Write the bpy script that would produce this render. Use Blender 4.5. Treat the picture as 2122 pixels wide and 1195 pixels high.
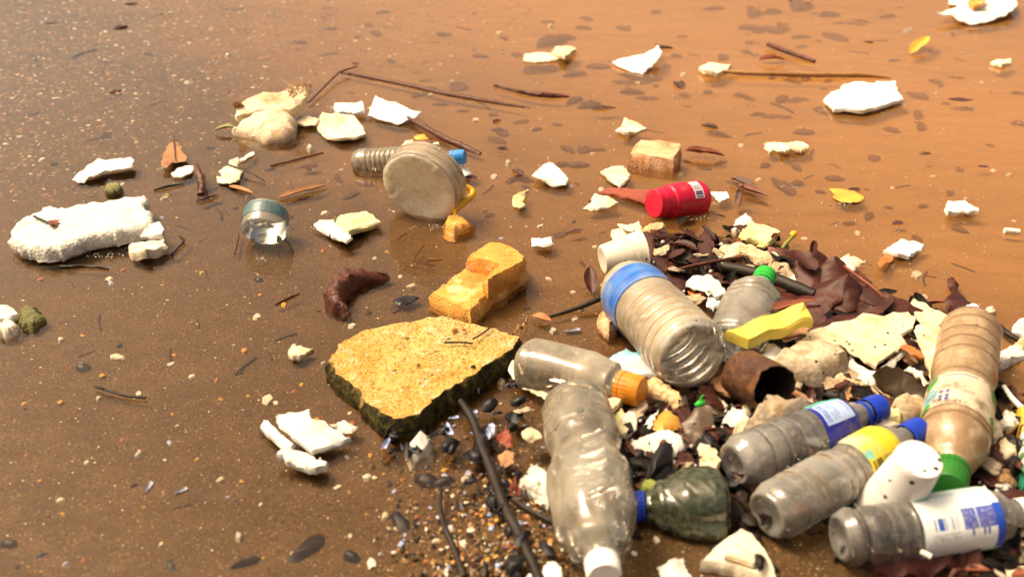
import bpy, bmesh, math, random
import numpy as np
from mathutils import Vector, Matrix, noise as mn
from mathutils.geometry import delaunay_2d_cdt

for o in list(bpy.data.objects):
    bpy.data.objects.remove(o, do_unlink=True)
SC = bpy.context.scene
COL = SC.collection
R = math.radians
random.seed(7)

# ------------------------------------------------------------------ camera, sky, sun, exposure
F, PITCH, CH = 1900.0, R(28.5), 0.57          # focal length in photo pixels, downward pitch, camera height (m)
FWD = Vector((0, math.cos(PITCH), -math.sin(PITCH)))
UP = Vector((0, math.sin(PITCH), math.cos(PITCH)))
CAM = Vector((0, 0, CH))
cd = bpy.data.cameras.new('camera')
cam = bpy.data.objects.new('camera', cd)
COL.objects.link(cam)
cam.location = CAM
cam.rotation_euler = (math.pi / 2 - PITCH, 0, 0)
cd.sensor_width = 36.0
cd.lens = F / 2122 * 36.0
cd.clip_start = 0.02
cd.clip_end = 2000
cd.dof.use_dof = True
cd.dof.focus_distance = 1.22
cd.dof.aperture_fstop = 5.0
SC.camera = cam

SUN_ELEV, SUN_AZ = R(60), R(-72)             # veiled sun high to the left (azimuth from +Y towards +X)
w = bpy.data.worlds.new('World')
SC.world = w
w.use_nodes = True
wn = w.node_tree
wn.nodes.clear()
sky = wn.nodes.new('ShaderNodeTexSky')
sky.sky_type = 'NISHITA'
sky.sun_disc = False
sky.sun_elevation = SUN_ELEV
sky.sun_rotation = SUN_AZ
sky.dust_density = 10.0
sky.air_density = 0.5
sky.ozone_density = 0.0
bg = wn.nodes.new('ShaderNodeBackground')
bg.inputs['Strength'].default_value = 0.15
wo = wn.nodes.new('ShaderNodeOutputWorld')
warm = wn.nodes.new('ShaderNodeMix')               # hazy warm air over the whole sky alike
warm.data_type = 'RGBA'
warm.blend_type = 'MULTIPLY'
warm.inputs[0].default_value = 1.0
warm.inputs[7].default_value = (1.0, 0.85, 0.62, 1)
wn.links.new(sky.outputs[0], warm.inputs[6])
wn.links.new(warm.outputs[2], bg.inputs['Color'])
wn.links.new(bg.outputs[0], wo.inputs['Surface'])

sd = bpy.data.lights.new('sun', 'SUN')
sd.energy = 1.5
sd.angle = R(22)
sd.color = (1.0, 0.86, 0.62)
sun = bpy.data.objects.new('sun', sd)
COL.objects.link(sun)
to_sun = Vector((math.sin(SUN_AZ) * math.cos(SUN_ELEV), math.cos(SUN_AZ) * math.cos(SUN_ELEV), math.sin(SUN_ELEV)))
sun.rotation_euler = to_sun.to_track_quat('Z', 'Y').to_euler()
sun.location = (0, 0, 5)

SC.view_settings.view_transform = 'Standard'
SC.view_settings.look = 'None'
SC.view_settings.gamma = 1.0
SC.view_settings.use_curve_mapping = False
SC.view_settings.exposure = 0.84
SC.cycles.transparent_max_bounces = 20
SC.cycles.max_bounces = 8
SC.cycles.use_denoising = True
SC.cycles.caustics_reflective = False
SC.cycles.caustics_refractive = False
SC.cycles.sample_clamp_indirect = 4.0

# ------------------------------------------------------------------ place helpers
def ray(px, py):
    return FWD + Vector((1, 0, 0)) * ((px - 1061) / F) + UP * (-(py - 597.5) / F)

def P(px, py, h=0.0):
    """the point at height h that the photograph shows at (px, py)"""
    d = ray(px, py)
    return CAM + d * ((h - CH) / d.z)

def depth(p):
    return (p - CAM).dot(FWD)

def px2m(p, n):
    return n * depth(p) / F

def sstep(a, b, x):
    t = min(1.0, max(0.0, (x - a) / (b - a)))
    return t * t * (3 - 2 * t)

def zg(x, y):
    """height of the sand: a few millimetres under the water, a low bank under the litter heap"""
    b = min(x, 0.38) * 0.8 + (0.75 - y)
    z = -0.009 + 0.015 * sstep(-0.03, 0.2, b)
    z -= 0.012 * sstep(0.9, 2.2, y) * sstep(-0.8, 0.3, x)
    z += 0.006 * sstep(1.5, 2.6, y) * sstep(-0.3, -1.0, x)
    z += 0.0025 * mn.noise(Vector((x * 5, y * 5, 0.3))) + 0.0012 * mn.noise(Vector((x * 17, y * 17, 2.3)))
    return z

def ground(px, py):
    p = P(px, py, 0)
    for _ in range(3):
        p = P(px, py, zg(p.x, p.y))
    return p

def tag(o, label=None, cat=None, group=None, kind=None):
    if label: o['label'] = label
    if cat: o['category'] = cat
    if group: o['group'] = group
    if kind: o['kind'] = kind
    return o

def empty(name, loc, rot=None, label=None, cat=None, group=None):
    o = bpy.data.objects.new(name, None)
    o.empty_display_size = 0.01
    COL.objects.link(o)
    o.location = loc
    if rot is not None:
        o.rotation_euler = rot.to_euler()
    return tag(o, label, cat, group)

def link_mesh(name, verts, faces, mat, parent=None, loc=None, sharp=40, uvs=None, smooth=True):
    me = bpy.data.meshes.new(name)
    me.from_pydata([tuple(v) for v in verts], [], faces)
    if uvs is not None:
        ul = me.uv_layers.new(name='UVMap')
        k = 0
        for f in uvs:
            for uv in f:
                ul.data[k].uv = uv
                k += 1
    for m in (mat if isinstance(mat, (list, tuple)) else [mat]):
        me.materials.append(M[m] if isinstance(m, str) else m)
    if smooth:
        me.polygons.foreach_set('use_smooth', [True] * len(me.polygons))
        me.set_sharp_from_angle(angle=R(sharp))
    me.update()
    o = bpy.data.objects.new(name, me)
    COL.objects.link(o)
    if loc is not None:
        o.location = loc
    if parent is not None:
        o.parent = parent
    return o

# ------------------------------------------------------------------ materials
M = {}

class G:
    """a small node graph builder"""
    def __init__(s, name):
        s.m = bpy.data.materials.new(name)
        s.m.use_nodes = True
        s.t = s.m.node_tree
        s.t.nodes.clear()
        s.out = s.t.nodes.new('ShaderNodeOutputMaterial')
        M[name] = s.m
    def n(s, typ, ins=None, **kw):
        nd = s.t.nodes.new('ShaderNode' + typ)
        for k, v in kw.items():
            setattr(nd, k, v)
        for k, v in (ins or {}).items():
            s.put(nd.inputs[k], v)
        return nd
    def put(s, sock, v):
        if hasattr(v, 'is_output'):
            s.t.links.new(v, sock)
        elif hasattr(v, 'outputs'):
            s.t.links.new(v.outputs[0], sock)
        else:
            if isinstance(v, (tuple, list)) and len(v) == 3 and sock.type == 'RGBA':
                v = (*v, 1)
            sock.default_value = v
    def coord(s, which='Object', rnd=True):
        tc = s.n('TexCoord')
        if not rnd:
            return tc.outputs[which]
        oi = s.n('ObjectInfo')
        mul = s.n('Math', {0: oi.outputs['Random'], 1: 37.0}, operation='MULTIPLY')
        va = s.n('VectorMath', {0: tc.outputs[which], 1: mul.outputs[0]}, operation='ADD')
        return va.outputs[0]
    def noise(s, co, scale, detail=4, rough=0.6, dist=0.0):
        return s.n('TexNoise', {'Vector': co, 'Scale': scale, 'Detail': detail, 'Roughness': rough, 'Distortion': dist}).outputs['Fac']
    def ramp(s, fac, a, b, lo=0.0, hi=1.0):
        return s.n('MapRange', {'Value': fac, 'From Min': a, 'From Max': b, 'To Min': lo, 'To Max': hi}).outputs[0]
    def mix(s, fac, a, b):
        nd = s.n('Mix', data_type='RGBA')
        s.put(nd.inputs[0], fac); s.put(nd.inputs[6], a); s.put(nd.inputs[7], b)
        return nd.outputs[2]
    def math(s, op, a, b=0.0, c=0.0):
        return s.n('Math', {0: a, 1: b, 2: c}, operation=op).outputs[0]
    def bump(s, hgt, strength, dist, nrm=None):
        ins = {'Height': hgt, 'Strength': strength, 'Distance': dist}
        if nrm is not None: ins['Normal'] = nrm
        return s.n('Bump', ins).outputs[0]
    def bsdf(s, col, rough=0.6, nrm=None, spec=0.5, **kw):
        ins = {'Base Color': col, 'Roughness': rough, 'Specular IOR Level': spec}
        if nrm is not None: ins['Normal'] = nrm
        ins.update(kw)
        return s.n('BsdfPrincipled', ins).outputs[0]
    def done(s, sh):
        s.put(s.out.inputs['Surface'], sh)
        return s.m

def stained(name, base, stain, amt=0.5, scale=22, bead=260, bead_amt=0.5, speck=(0.03, 0.02, 0.012), speck_amt=0.5, rough=0.75, second=None, fine=1.0, sss=0.0, speck_scale=95):
    g = G(name)
    co = g.coord()
    n1 = g.noise(co, scale, 6, 0.65, 0.4)
    n2 = g.noise(co, scale * 6, 4, 0.7)
    f = g.math('ADD', g.math('MULTIPLY', n1, 0.7), g.math('MULTIPLY', n2, 0.3))
    c = g.mix(g.ramp(f, 0.62 - amt * 0.35, 0.72 - amt * 0.15), base, stain)
    if second:
        n4 = g.noise(co, scale * 1.7, 5, 0.6)
        c = g.mix(g.ramp(n4, 0.54, 0.68), c, second)
    v = g.n('TexVoronoi', {'Vector': co, 'Scale': speck_scale})
    n3 = g.noise(co, 60, 3)
    sp = g.math('MULTIPLY', g.math('LESS_THAN', v.outputs['Distance'], 0.16), g.math('GREATER_THAN', n3, 0.66 - speck_amt * 0.2))
    c = g.mix(sp, c, speck)
    vb = g.n('TexVoronoi', {'Vector': co, 'Scale': bead})
    nf = g.noise(co, 500, 3, 0.7)
    h = g.math('ADD', g.math('MULTIPLY', vb.outputs['Distance'], -1.0 * bead_amt), g.math('MULTIPLY', nf, 0.35 * fine))
    pit = g.ramp(vb.outputs['Distance'], 0.45, 0.75)
    c = g.mix(g.math('MULTIPLY', pit, 0.35 * bead_amt), c, stain)
    nb = g.bump(h, 0.6, 0.0025)
    kw = {}
    if sss:
        kw = {'Subsurface Weight': sss, 'Subsurface Scale': 0.004, 'Subsurface Radius': (1.0, 0.8, 0.6)}
    return g.done(g.bsdf(c, rough, nb, 0.3, **kw))

stained('foam_white', (0.70, 0.69, 0.63), (0.60, 0.53, 0.36), 0.15, bead_amt=0.35, speck_amt=0.2)
stained('foam_clean', (0.76, 0.76, 0.73), (0.62, 0.57, 0.44), 0.25, bead_amt=0.08, speck_amt=0.25, fine=0.3, rough=0.5)
stained('foam_cream', (0.78, 0.71, 0.54), (0.50, 0.32, 0.13), 0.38, bead_amt=0.25, speck_amt=0.4)
stained('foam_stained', (0.74, 0.64, 0.45), (0.36, 0.19, 0.07), 0.55, bead_amt=0.4, speck_amt=0.6)
stained('foam_mould', (0.66, 0.60, 0.44), (0.46, 0.31, 0.12), 0.4, bead_amt=0.15, speck_amt=0.7)
stained('foam_green', (0.70, 0.65, 0.38), (0.34, 0.30, 0.10), 0.5, bead_amt=0.4, speck_amt=0.5)
stained('foam_bead', (0.70, 0.70, 0.64), (0.45, 0.44, 0.34), 0.2, bead=210, bead_amt=1.0, speck_amt=0.25)
stained('foam_grey', (0.58, 0.50, 0.37), (0.32, 0.21, 0.11), 0.45, bead=160, bead_amt=0.6, speck_amt=1.0)
stained('foam_popcorn', (0.78, 0.58, 0.33), (0.42, 0.20, 0.07), 0.4, bead=150, bead_amt=1.6, speck_amt=0.3)
stained('stone_orange', (0.74, 0.40, 0.09), (0.56, 0.20, 0.03), 0.5, bead=420, bead_amt=0.9, speck_amt=1.0, speck=(0.30, 0.12, 0.02), second=(0.84, 0.68, 0.36), scale=16, speck_scale=330)
stained('stone_rust', (0.76, 0.54, 0.34), (0.46, 0.18, 0.06), 0.75, bead=320, bead_amt=0.7, speck_amt=0.9, speck=(0.16, 0.05, 0.02), speck_scale=200)
stained('rock_bone', (0.72, 0.64, 0.50), (0.44, 0.28, 0.15), 0.5, bead=420, bead_amt=0.6, speck_amt=1.0, speck=(0.16, 0.08, 0.04), speck_scale=260)
stained('stone_brown', (0.40, 0.25, 0.12), (0.18, 0.09, 0.035), 0.5, bead=260, bead_amt=1.0, speck_amt=0.8)
stained('stone_mossy', (0.22, 0.20, 0.08), (0.08, 0.085, 0.03), 0.5, bead=300, bead_amt=0.9, speck_amt=0.8)
stained('pack_yellow', (0.80, 0.64, 0.10), (0.62, 0.45, 0.10), 0.25, bead_amt=0.0, speck_amt=0.35, rough=0.35, fine=0.2)
stained('foam_yellow', (0.82, 0.76, 0.36), (0.70, 0.50, 0.10), 0.35, bead_amt=0.15, speck_amt=0.2, rough=0.5)
stained('leaf_tan', (0.34, 0.17, 0.075), (0.22, 0.10, 0.04), 0.4, bead_amt=0.0, speck_amt=0.3, rough=0.45, fine=0.5)
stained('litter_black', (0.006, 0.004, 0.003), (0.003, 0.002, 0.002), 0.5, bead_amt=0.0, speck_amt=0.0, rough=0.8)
stained('leaf_dark', (0.070, 0.018, 0.012), (0.026, 0.008, 0.006), 0.5, bead_amt=0.0, speck_amt=0.0, rough=0.38, fine=1.2)
stained('leaf_sunken', (0.075, 0.028, 0.026), (0.045, 0.018, 0.018), 0.5, bead_amt=0.0, speck_amt=0.0, rough=0.5)
stained('leaf_red', (0.20, 0.055, 0.028), (0.10, 0.025, 0.016), 0.4, bead_amt=0.0, speck_amt=0.2, rough=0.4)
stained('leaf_yellow', (0.62, 0.38, 0.06), (0.40, 0.20, 0.03), 0.35, bead_amt=0.0, speck_amt=0.5, rough=0.45)
stained('leaf_orange', (0.42, 0.15, 0.04), (0.25, 0.08, 0.03), 0.4, bead_amt=0.0, speck_amt=0.2, rough=0.45)
stained('leaf_green', (0.20, 0.26, 0.05), (0.28, 0.22, 0.05), 0.4, bead_amt=0.0, speck_amt=0.2, rough=0.4)
stained('wood_dark', (0.018, 0.012, 0.009), (0.008, 0.006, 0.005), 0.5, bead_amt=0.2, speck_amt=0.1, rough=0.5)
stained('wood_brown', (0.12, 0.040, 0.024), (0.040, 0.014, 0.010), 0.6, scale=60, bead_amt=0.5, speck_amt=0.3, rough=0.38)
stained('wood_tan', (0.36, 0.19, 0.07), (0.20, 0.09, 0.03), 0.4, bead_amt=0.1, speck_amt=0.3, rough=0.5)
stained('brick_red', (0.28, 0.07, 0.04), (0.18, 0.04, 0.025), 0.4, bead_amt=0.1, speck_amt=0.2, rough=0.5)
stained('shell_white', (0.72, 0.68, 0.58), (0.46, 0.33, 0.20), 0.35, bead_amt=0.0, speck_amt=0.2, rough=0.4)
stained('shell_orange', (0.60, 0.30, 0.06), (0.42, 0.18, 0.03), 0.35, bead_amt=0.0, speck_amt=0.2, rough=0.3)
stained('mussel_black', (0.008, 0.008, 0.011), (0.018, 0.013, 0.013), 0.4, bead_amt=0.0, speck_amt=0.0, rough=0.30, fine=0.3)
stained('mussel_olive', (0.035, 0.022, 0.010), (0.018, 0.010, 0.006), 0.4, bead_amt=0.0, speck_amt=0.0, rough=0.25, fine=0.3)
stained('nacre_blue', (0.30, 0.38, 0.62), (0.55, 0.50, 0.62), 0.4, bead_amt=0.0, speck_amt=0.0, rough=0.18, fine=0.2)
stained('plastic_white', (0.82, 0.82, 0.80), (0.62, 0.56, 0.44), 0.2, bead_amt=0.0, speck_amt=0.5, rough=0.35, fine=0.1)
stained('cup_dirty', (0.80, 0.80, 0.78), (0.60, 0.52, 0.40), 0.2, bead_amt=0.0, speck_amt=1.2, rough=0.4, fine=0.2, speck_scale=70)
stained('plastic_blue', (0.012, 0.045, 0.45), (0.010, 0.030, 0.30), 0.3, bead_amt=0.0, speck_amt=0.0, rough=0.32, fine=0.1)
stained('plastic_sky', (0.03, 0.26, 0.72), (0.02, 0.18, 0.5), 0.3, bead_amt=0.0, speck_amt=0.0, rough=0.35, fine=0.1)
stained('plastic_green', (0.03, 0.42, 0.05), (0.02, 0.28, 0.03), 0.3, bead_amt=0.0, speck_amt=0.0, rough=0.32, fine=0.1)
stained('plastic_darkgreen', (0.02, 0.16, 0.02), (0.04, 0.10, 0.02), 0.4, bead_amt=0.0, speck_amt=0.2, rough=0.4, fine=0.1)
stained('plastic_orange', (0.62, 0.25, 0.02), (0.46, 0.16, 0.015), 0.3, bead_amt=0.0, speck_amt=0.0, rough=0.4, fine=0.1)
stained('plastic_yellow', (0.75, 0.42, 0.02), (0.60, 0.30, 0.02), 0.3, bead_amt=0.0, speck_amt=0.0, rough=0.35, fine=0.1)
stained('plastic_pink', (0.65, 0.10, 0.22), (0.5, 0.2, 0.25), 0.3, bead_amt=0.0, speck_amt=0.0, rough=0.4, fine=0.1)
stained('plastic_red', (0.55, 0.010, 0.050), (0.36, 0.008, 0.02), 0.45, bead_amt=0.0, speck_amt=0.5, speck=(0.20, 0.06, 0.04), second=(0.48, 0.05, 0.07), rough=0.36, fine=0.1, scale=30)
stained('cup_cream', (0.76, 0.70, 0.58), (0.55, 0.43, 0.27), 0.25, bead_amt=0.0, speck_amt=0.3, rough=0.45, fine=0.2)
stained('tin_brown', (0.11, 0.050, 0.026), (0.04, 0.018, 0.012), 0.6, bead_amt=0.4, speck_amt=0.6, scale=34, second=(0.17, 0.075, 0.03), rough=0.42, fine=0.4)
stained('tin_inside', (0.02, 0.010, 0.008), (0.03, 0.016, 0.012), 0.4, bead_amt=0.0, speck_amt=0.0, rough=0.7)
stained('bag_brown', (0.12, 0.085, 0.06), (0.07, 0.045, 0.03), 0.5, bead_amt=0.0, speck_amt=0.3, rough=0.3, fine=0.4)
stained('fibre', (0.42, 0.28, 0.11), (0.22, 0.12, 0.05), 0.5, bead_amt=0.0, speck_amt=0.0, rough=0.7)

# yellow slab: ochre top, dark moss where the surface turns down
g = G('slab_ochre')
co = g.coord()
n1 = g.noise(co, 9, 6, 0.65, 0.5)
n2 = g.noise(co, 140, 5, 0.75)
n3 = g.noise(co, 32, 5, 0.7)
gr = g.n('TexVoronoi', {'Vector': co, 'Scale': 520})
grc = g.n('SeparateColor', {0: gr.outputs['Color']})
c = g.mix(g.ramp(n1, 0.40, 0.62), (0.62, 0.36, 0.055), (0.74, 0.52, 0.15))
c = g.mix(g.ramp(n3, 0.54, 0.66), c, (0.80, 0.68, 0.42))
c = g.mix(g.math('MULTIPLY', g.ramp(g.noise(co, 5, 3, 0.6), 0.56, 0.66), g.ramp(n2, 0.40, 0.6)), c, (0.84, 0.74, 0.48))
c = g.mix(g.math('MULTIPLY', g.math('GREATER_THAN', grc.outputs[0], 0.70), 0.45), c, (0.78, 0.64, 0.36))
c = g.mix(g.math('MULTIPLY', g.math('GREATER_THAN', grc.outputs[1], 0.74), 0.7), c, (0.36, 0.16, 0.02))
c = g.mix(g.math('MULTIPLY', g.ramp(n2, 0.50, 0.74), 0.8), c, (0.26, 0.11, 0.015))
v = g.n('TexVoronoi', {'Vector': co, 'Scale': 130})
sp = g.math('MULTIPLY', g.math('LESS_THAN', v.outputs['Distance'], 0.15), g.math('GREATER_THAN', n3, 0.56))
c = g.mix(sp, c, (0.05, 0.022, 0.01))
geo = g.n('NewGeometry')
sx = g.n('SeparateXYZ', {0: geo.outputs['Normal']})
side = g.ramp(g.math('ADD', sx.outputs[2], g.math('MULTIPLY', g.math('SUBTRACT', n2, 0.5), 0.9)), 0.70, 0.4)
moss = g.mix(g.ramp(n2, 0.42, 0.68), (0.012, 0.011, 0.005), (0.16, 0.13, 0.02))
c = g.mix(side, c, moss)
nb = g.bump(g.math('ADD', n2, g.math('MULTIPLY', n3, 1.5)), 1.0, 0.007)
g.done(g.bsdf(c, 0.8, nb, 0.25))

# sand under the water
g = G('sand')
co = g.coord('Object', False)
big = g.noise(co, 2.6, 4, 0.55, 0.3)
mid = g.noise(co, 26, 5, 0.65)
fine = g.noise(co, 300, 3, 0.8)
grain = g.n('TexVoronoi', {'Vector': co, 'Scale': 620})
c = g.mix(g.ramp(big, 0.32, 0.68), (0.068, 0.039, 0.014), (0.098, 0.056, 0.020))
c = g.mix(g.ramp(mid, 0.45, 0.75, 0.0, 0.55), c, (0.15, 0.088, 0.038))
c = g.mix(g.ramp(fine, 0.50, 0.66, 0.0, 0.85), c, (0.020, 0.010, 0.004))
gs = g.n('SeparateColor', {0: grain.outputs['Color']})
c = g.mix(g.math('MULTIPLY', g.math('GREATER_THAN', gs.outputs[0], 0.93), g.math('LESS_THAN', grain.outputs['Distance'], 0.35)), c, (0.40, 0.29, 0.18))
c = g.mix(g.math('MULTIPLY', g.math('GREATER_THAN', gs.outputs[1], 0.95), g.math('LESS_THAN', grain.outputs['Distance'], 0.4)), c, (0.26, 0.09, 0.025))
c = g.mix(g.math('MULTIPLY', g.math('GREATER_THAN', gs.outputs[2], 0.93), g.math('LESS_THAN', grain.outputs['Distance'], 0.4)), c, (0.025, 0.018, 0.015))
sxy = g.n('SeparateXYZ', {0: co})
bed_glow = g.math('ADD', g.math('ADD', g.math('MULTIPLY', sxy.outputs[0], 0.5), g.math('MULTIPLY', g.math('SUBTRACT', sxy.outputs[1], 0.8), 0.36)), g.math('MULTIPLY', big, 0.45))
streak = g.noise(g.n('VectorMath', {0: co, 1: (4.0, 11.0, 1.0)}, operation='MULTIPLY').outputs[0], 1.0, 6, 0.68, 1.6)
glow_c = g.mix(g.ramp(streak, 0.40, 0.70), (0.47, 0.250, 0.090), (0.36, 0.170, 0.060))
glow_c = g.mix(g.ramp(fine, 0.52, 0.70, 0.0, 0.45), glow_c, (0.16, 0.070, 0.026))
c = g.mix(g.ramp(bed_glow, 0.25, 1.05, 0.0, 0.88), c, glow_c)           # warm glow painted into the sand colour, growing towards right and back
nb = g.bump(g.math('ADD', fine, g.math('MULTIPLY', mid, 2.2)), 0.55, 0.0025)
g.done(g.bsdf(c, 0.6, nb, 0.15))

# shallow silty water: clear film with a mirror skin and red-brown murk with a warm glow painted into it
g = G('water')
co = g.coord('Object', False)
sx = g.n('SeparateXYZ', {0: co})
r1 = g.noise(g.n('VectorMath', {0: co, 1: (5.0, 16.0, 1.0)}, operation='MULTIPLY').outputs[0], 1.0, 4, 0.55, 0.6)
r2 = g.noise(g.n('VectorMath', {0: co, 1: (22.0, 60.0, 1.0)}, operation='MULTIPLY').outputs[0], 1.0, 3, 0.5, 0.3)
nb = g.bump(g.math('ADD', r1, g.math('MULTIPLY', r2, 0.30)), 0.5, 0.0035)
fr = g.n('Fresnel', {'IOR': 1.33, 'Normal': nb})
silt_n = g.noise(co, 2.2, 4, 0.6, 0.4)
glow_f = g.math('ADD', g.math('MULTIPLY', sx.outputs[0], 0.5), g.math('MULTIPLY', g.math('SUBTRACT', sx.outputs[1], 0.8), 0.36))  # painted glow rises with position, to the right and away
silt = g.ramp(g.math('ADD', glow_f, g.math('MULTIPLY', silt_n, 0.35)), 0.15, 1.0, 0.01, 0.30)
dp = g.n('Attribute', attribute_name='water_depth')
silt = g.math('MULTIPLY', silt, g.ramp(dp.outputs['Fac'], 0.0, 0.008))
tr = g.n('BsdfTransparent', {'Color': (0.98, 0.93, 0.86)})
df = g.n('BsdfDiffuse', {'Color': (0.50, 0.245, 0.072)})
body = g.n('MixShader', {0: silt, 1: tr, 2: df})
gl = g.n('BsdfGlossy', {'Color': (1, 1, 1), 'Roughness': 0.015, 'Normal': nb})
g.done(g.n('MixShader', {0: fr, 1: body, 2: gl}).outputs[0])

# thin dirty plastic walls
def pet(name, dirt, opac=0.45, var=0.5, tint=(0.93, 0.93, 0.90), rough=0.06, dirt2=None, scale=9, crinkle=0.3, grime_col=(0.20, 0.12, 0.05), trans=0.3):
    g = G(name)
    co = g.coord()
    n1 = g.noise(co, scale, 5, 0.62, 0.6)
    n2 = g.noise(co, scale * 7, 4, 0.7)
    lw = g.n('LayerWeight', {'Blend': 0.35})
    f = g.math('ADD', g.math('MULTIPLY', n1, 0.82), g.math('MULTIPLY', n2, 0.18))
    op = g.ramp(f, 0.36, 0.64, opac - var * 0.5, opac + var * 0.5)
    ga = g.n('Attribute', attribute_name='grime')                   # mud settled in the moulded grooves
    grime = g.math('MINIMUM', g.math('MULTIPLY', ga.outputs['Fac'], g.ramp(n2, 0.30, 0.60, 0.55, 1.4)), 1.0)
    op = g.math('ADD', op, g.math('MULTIPLY', g.math('POWER', lw.outputs['Facing'], 2.0), 0.5))
    op = g.math('ADD', op, g.math('MULTIPLY', grime, 0.6))
    op = g.math('MINIMUM', g.math('MAXIMUM', op, 0.03), 0.97)
    c = dirt
    if dirt2:
        c = g.mix(g.ramp(n2, 0.45, 0.65), dirt, dirt2)
    c = g.mix(g.math('MULTIPLY', grime, 0.92), c, grime_col)
    v = g.n('TexVoronoi', {'Vector': co, 'Scale': 85})
    sp = g.math('MULTIPLY', g.math('LESS_THAN', v.outputs['Distance'], 0.10), g.math('GREATER_THAN', n2, 0.53))
    c = g.mix(sp, c, (0.03, 0.018, 0.01))
    op = g.math('MAXIMUM', op, g.math('MULTIPLY', sp, 0.95))
    n3 = g.noise(co, 26, 2, 0.4, 1.2)
    nb = g.bump(n3, crinkle, 0.006)
    tr = g.n('BsdfTransparent', {'Color': tint})
    df = g.n('BsdfDiffuse', {'Color': c, 'Normal': nb})
    tl = g.n('BsdfTranslucent', {'Color': c, 'Normal': nb})
    mk = g.n('MixShader', {0: trans, 1: df, 2: tl})
    b = g.n('MixShader', {0: op, 1: tr, 2: mk})
    fr = g.n('Fresnel', {'IOR': 1.75, 'Normal': nb})
    gl = g.n('BsdfGlossy', {'Roughness': rough, 'Normal': nb})
    return g.done(g.n('MixShader', {0: fr, 1: b, 2: gl}).outputs[0])

pet('pet_milky', (0.70, 0.64, 0.50), 0.40, 0.5)
pet('pet_amber', (0.82, 0.71, 0.50), 0.52, 0.4, dirt2=(0.80, 0.78, 0.70), grime_col=(0.32, 0.15, 0.04))
pet('pet_clear', (0.74, 0.71, 0.59), 0.30, 0.5, trans=0.45, dirt2=(0.66, 0.58, 0.42))
pet('pet_grey', (0.74, 0.74, 0.73), 0.32, 0.5, trans=0.45, dirt2=(0.52, 0.46, 0.37), grime_col=(0.05, 0.04, 0.035))
pet('pet_haze', (0.78, 0.78, 0.72), 0.42, 0.5, trans=0.45, dirt2=(0.58, 0.52, 0.40))
pet('pet_mud', (0.40, 0.26, 0.14), 0.90, 0.2, dirt2=(0.60, 0.46, 0.28), rough=0.3)
pet('pet_green', (0.045, 0.056, 0.024), 0.90, 0.15, tint=(0.4, 0.5, 0.3), dirt2=(0.12, 0.135, 0.105), scale=22)
pet('jug_base', (0.80, 0.70, 0.52), 0.94, 0.06, trans=0.25, dirt2=(0.90, 0.86, 0.76), crinkle=0.9, scale=30)
pet('glass_jar', (0.50, 0.52, 0.46), 0.34, 0.4, tint=(0.86, 0.92, 0.92), rough=0.04)
pet('pet_rust', (0.55, 0.26, 0.07), 0.62, 0.5, dirt2=(0.68, 0.55, 0.36))

pet('bubble', (0.85, 0.82, 0.76), 0.22, 0.1, tint=(0.97, 0.95, 0.92), rough=0.03, crinkle=0.0)

# printed labels, drawn over the sleeve's own (angle, length) coordinates
def label_mat(name, base, draw, dirt=(0.30, 0.22, 0.12), dirt_amt=0.25, rough=0.35):
    g = G(name)
    tc = g.n('TexCoord')
    s = g.n('SeparateXYZ', {0: tc.outputs['UV']})
    u, v = s.outputs[0], s.outputs[1]
    def rect(u0, u1, v0, v1):
        a = g.math('MULTIPLY', g.math('GREATER_THAN', u, u0), g.math('LESS_THAN', u, u1))
        b = g.math('MULTIPLY', g.math('GREATER_THAN', v, v0), g.math('LESS_THAN', v, v1))
        return g.math('MULTIPLY', a, b)
    def bars(x, n, thr=0.5, seed=0.0):
        wnz = g.n('TexWhiteNoise', {'W': g.math('ADD', g.math('FLOOR', g.math('MULTIPLY', x, n)), seed)}, noise_dimensions='1D')
        return g.math('GREATER_THAN', wnz.outputs[0], thr)
    def spot(u0, v0, ru, rv):
        du = g.math('DIVIDE', g.math('SUBTRACT', u, u0), ru)
        dv = g.math('DIVIDE', g.math('SUBTRACT', v, v0), rv)
        return g.math('LESS_THAN', g.math('ADD', g.math('MULTIPLY', du, du), g.math('MULTIPLY', dv, dv)), 1.0)
    c = draw(g, u, v, base, rect, bars, spot)
    co = g.coord()
    n1 = g.noise(co, 55, 5, 0.7)
    c = g.mix(g.math('MULTIPLY', g.ramp(n1, 0.48, 0.70), min(1.0, dirt_amt * 1.8)), c, dirt)
    c = g.mix(g.math('MULTIPLY', g.ramp(g.noise(co, 16, 4, 0.6), 0.50, 0.70), 0.35), c, (0.42, 0.40, 0.36))
    nb = g.bump(g.noise(co, 45, 3, 0.5), 0.3, 0.003)
    g.done(g.bsdf(c, rough, nb, 0.4))

def d_blue(g, u, v, c, rect, bars, spot):
    c = g.mix(g.ramp(g.noise(g.coord(), 40, 4), 0.4, 0.7), c, (0.04, 0.22, 0.62))
    return g.mix(g.math('MULTIPLY', bars(v, 26, 0.75), 0.35), c, (0.16, 0.38, 0.75))
label_mat('label_blue', (0.012, 0.10, 0.46), d_blue, dirt_amt=0.15)

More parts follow.
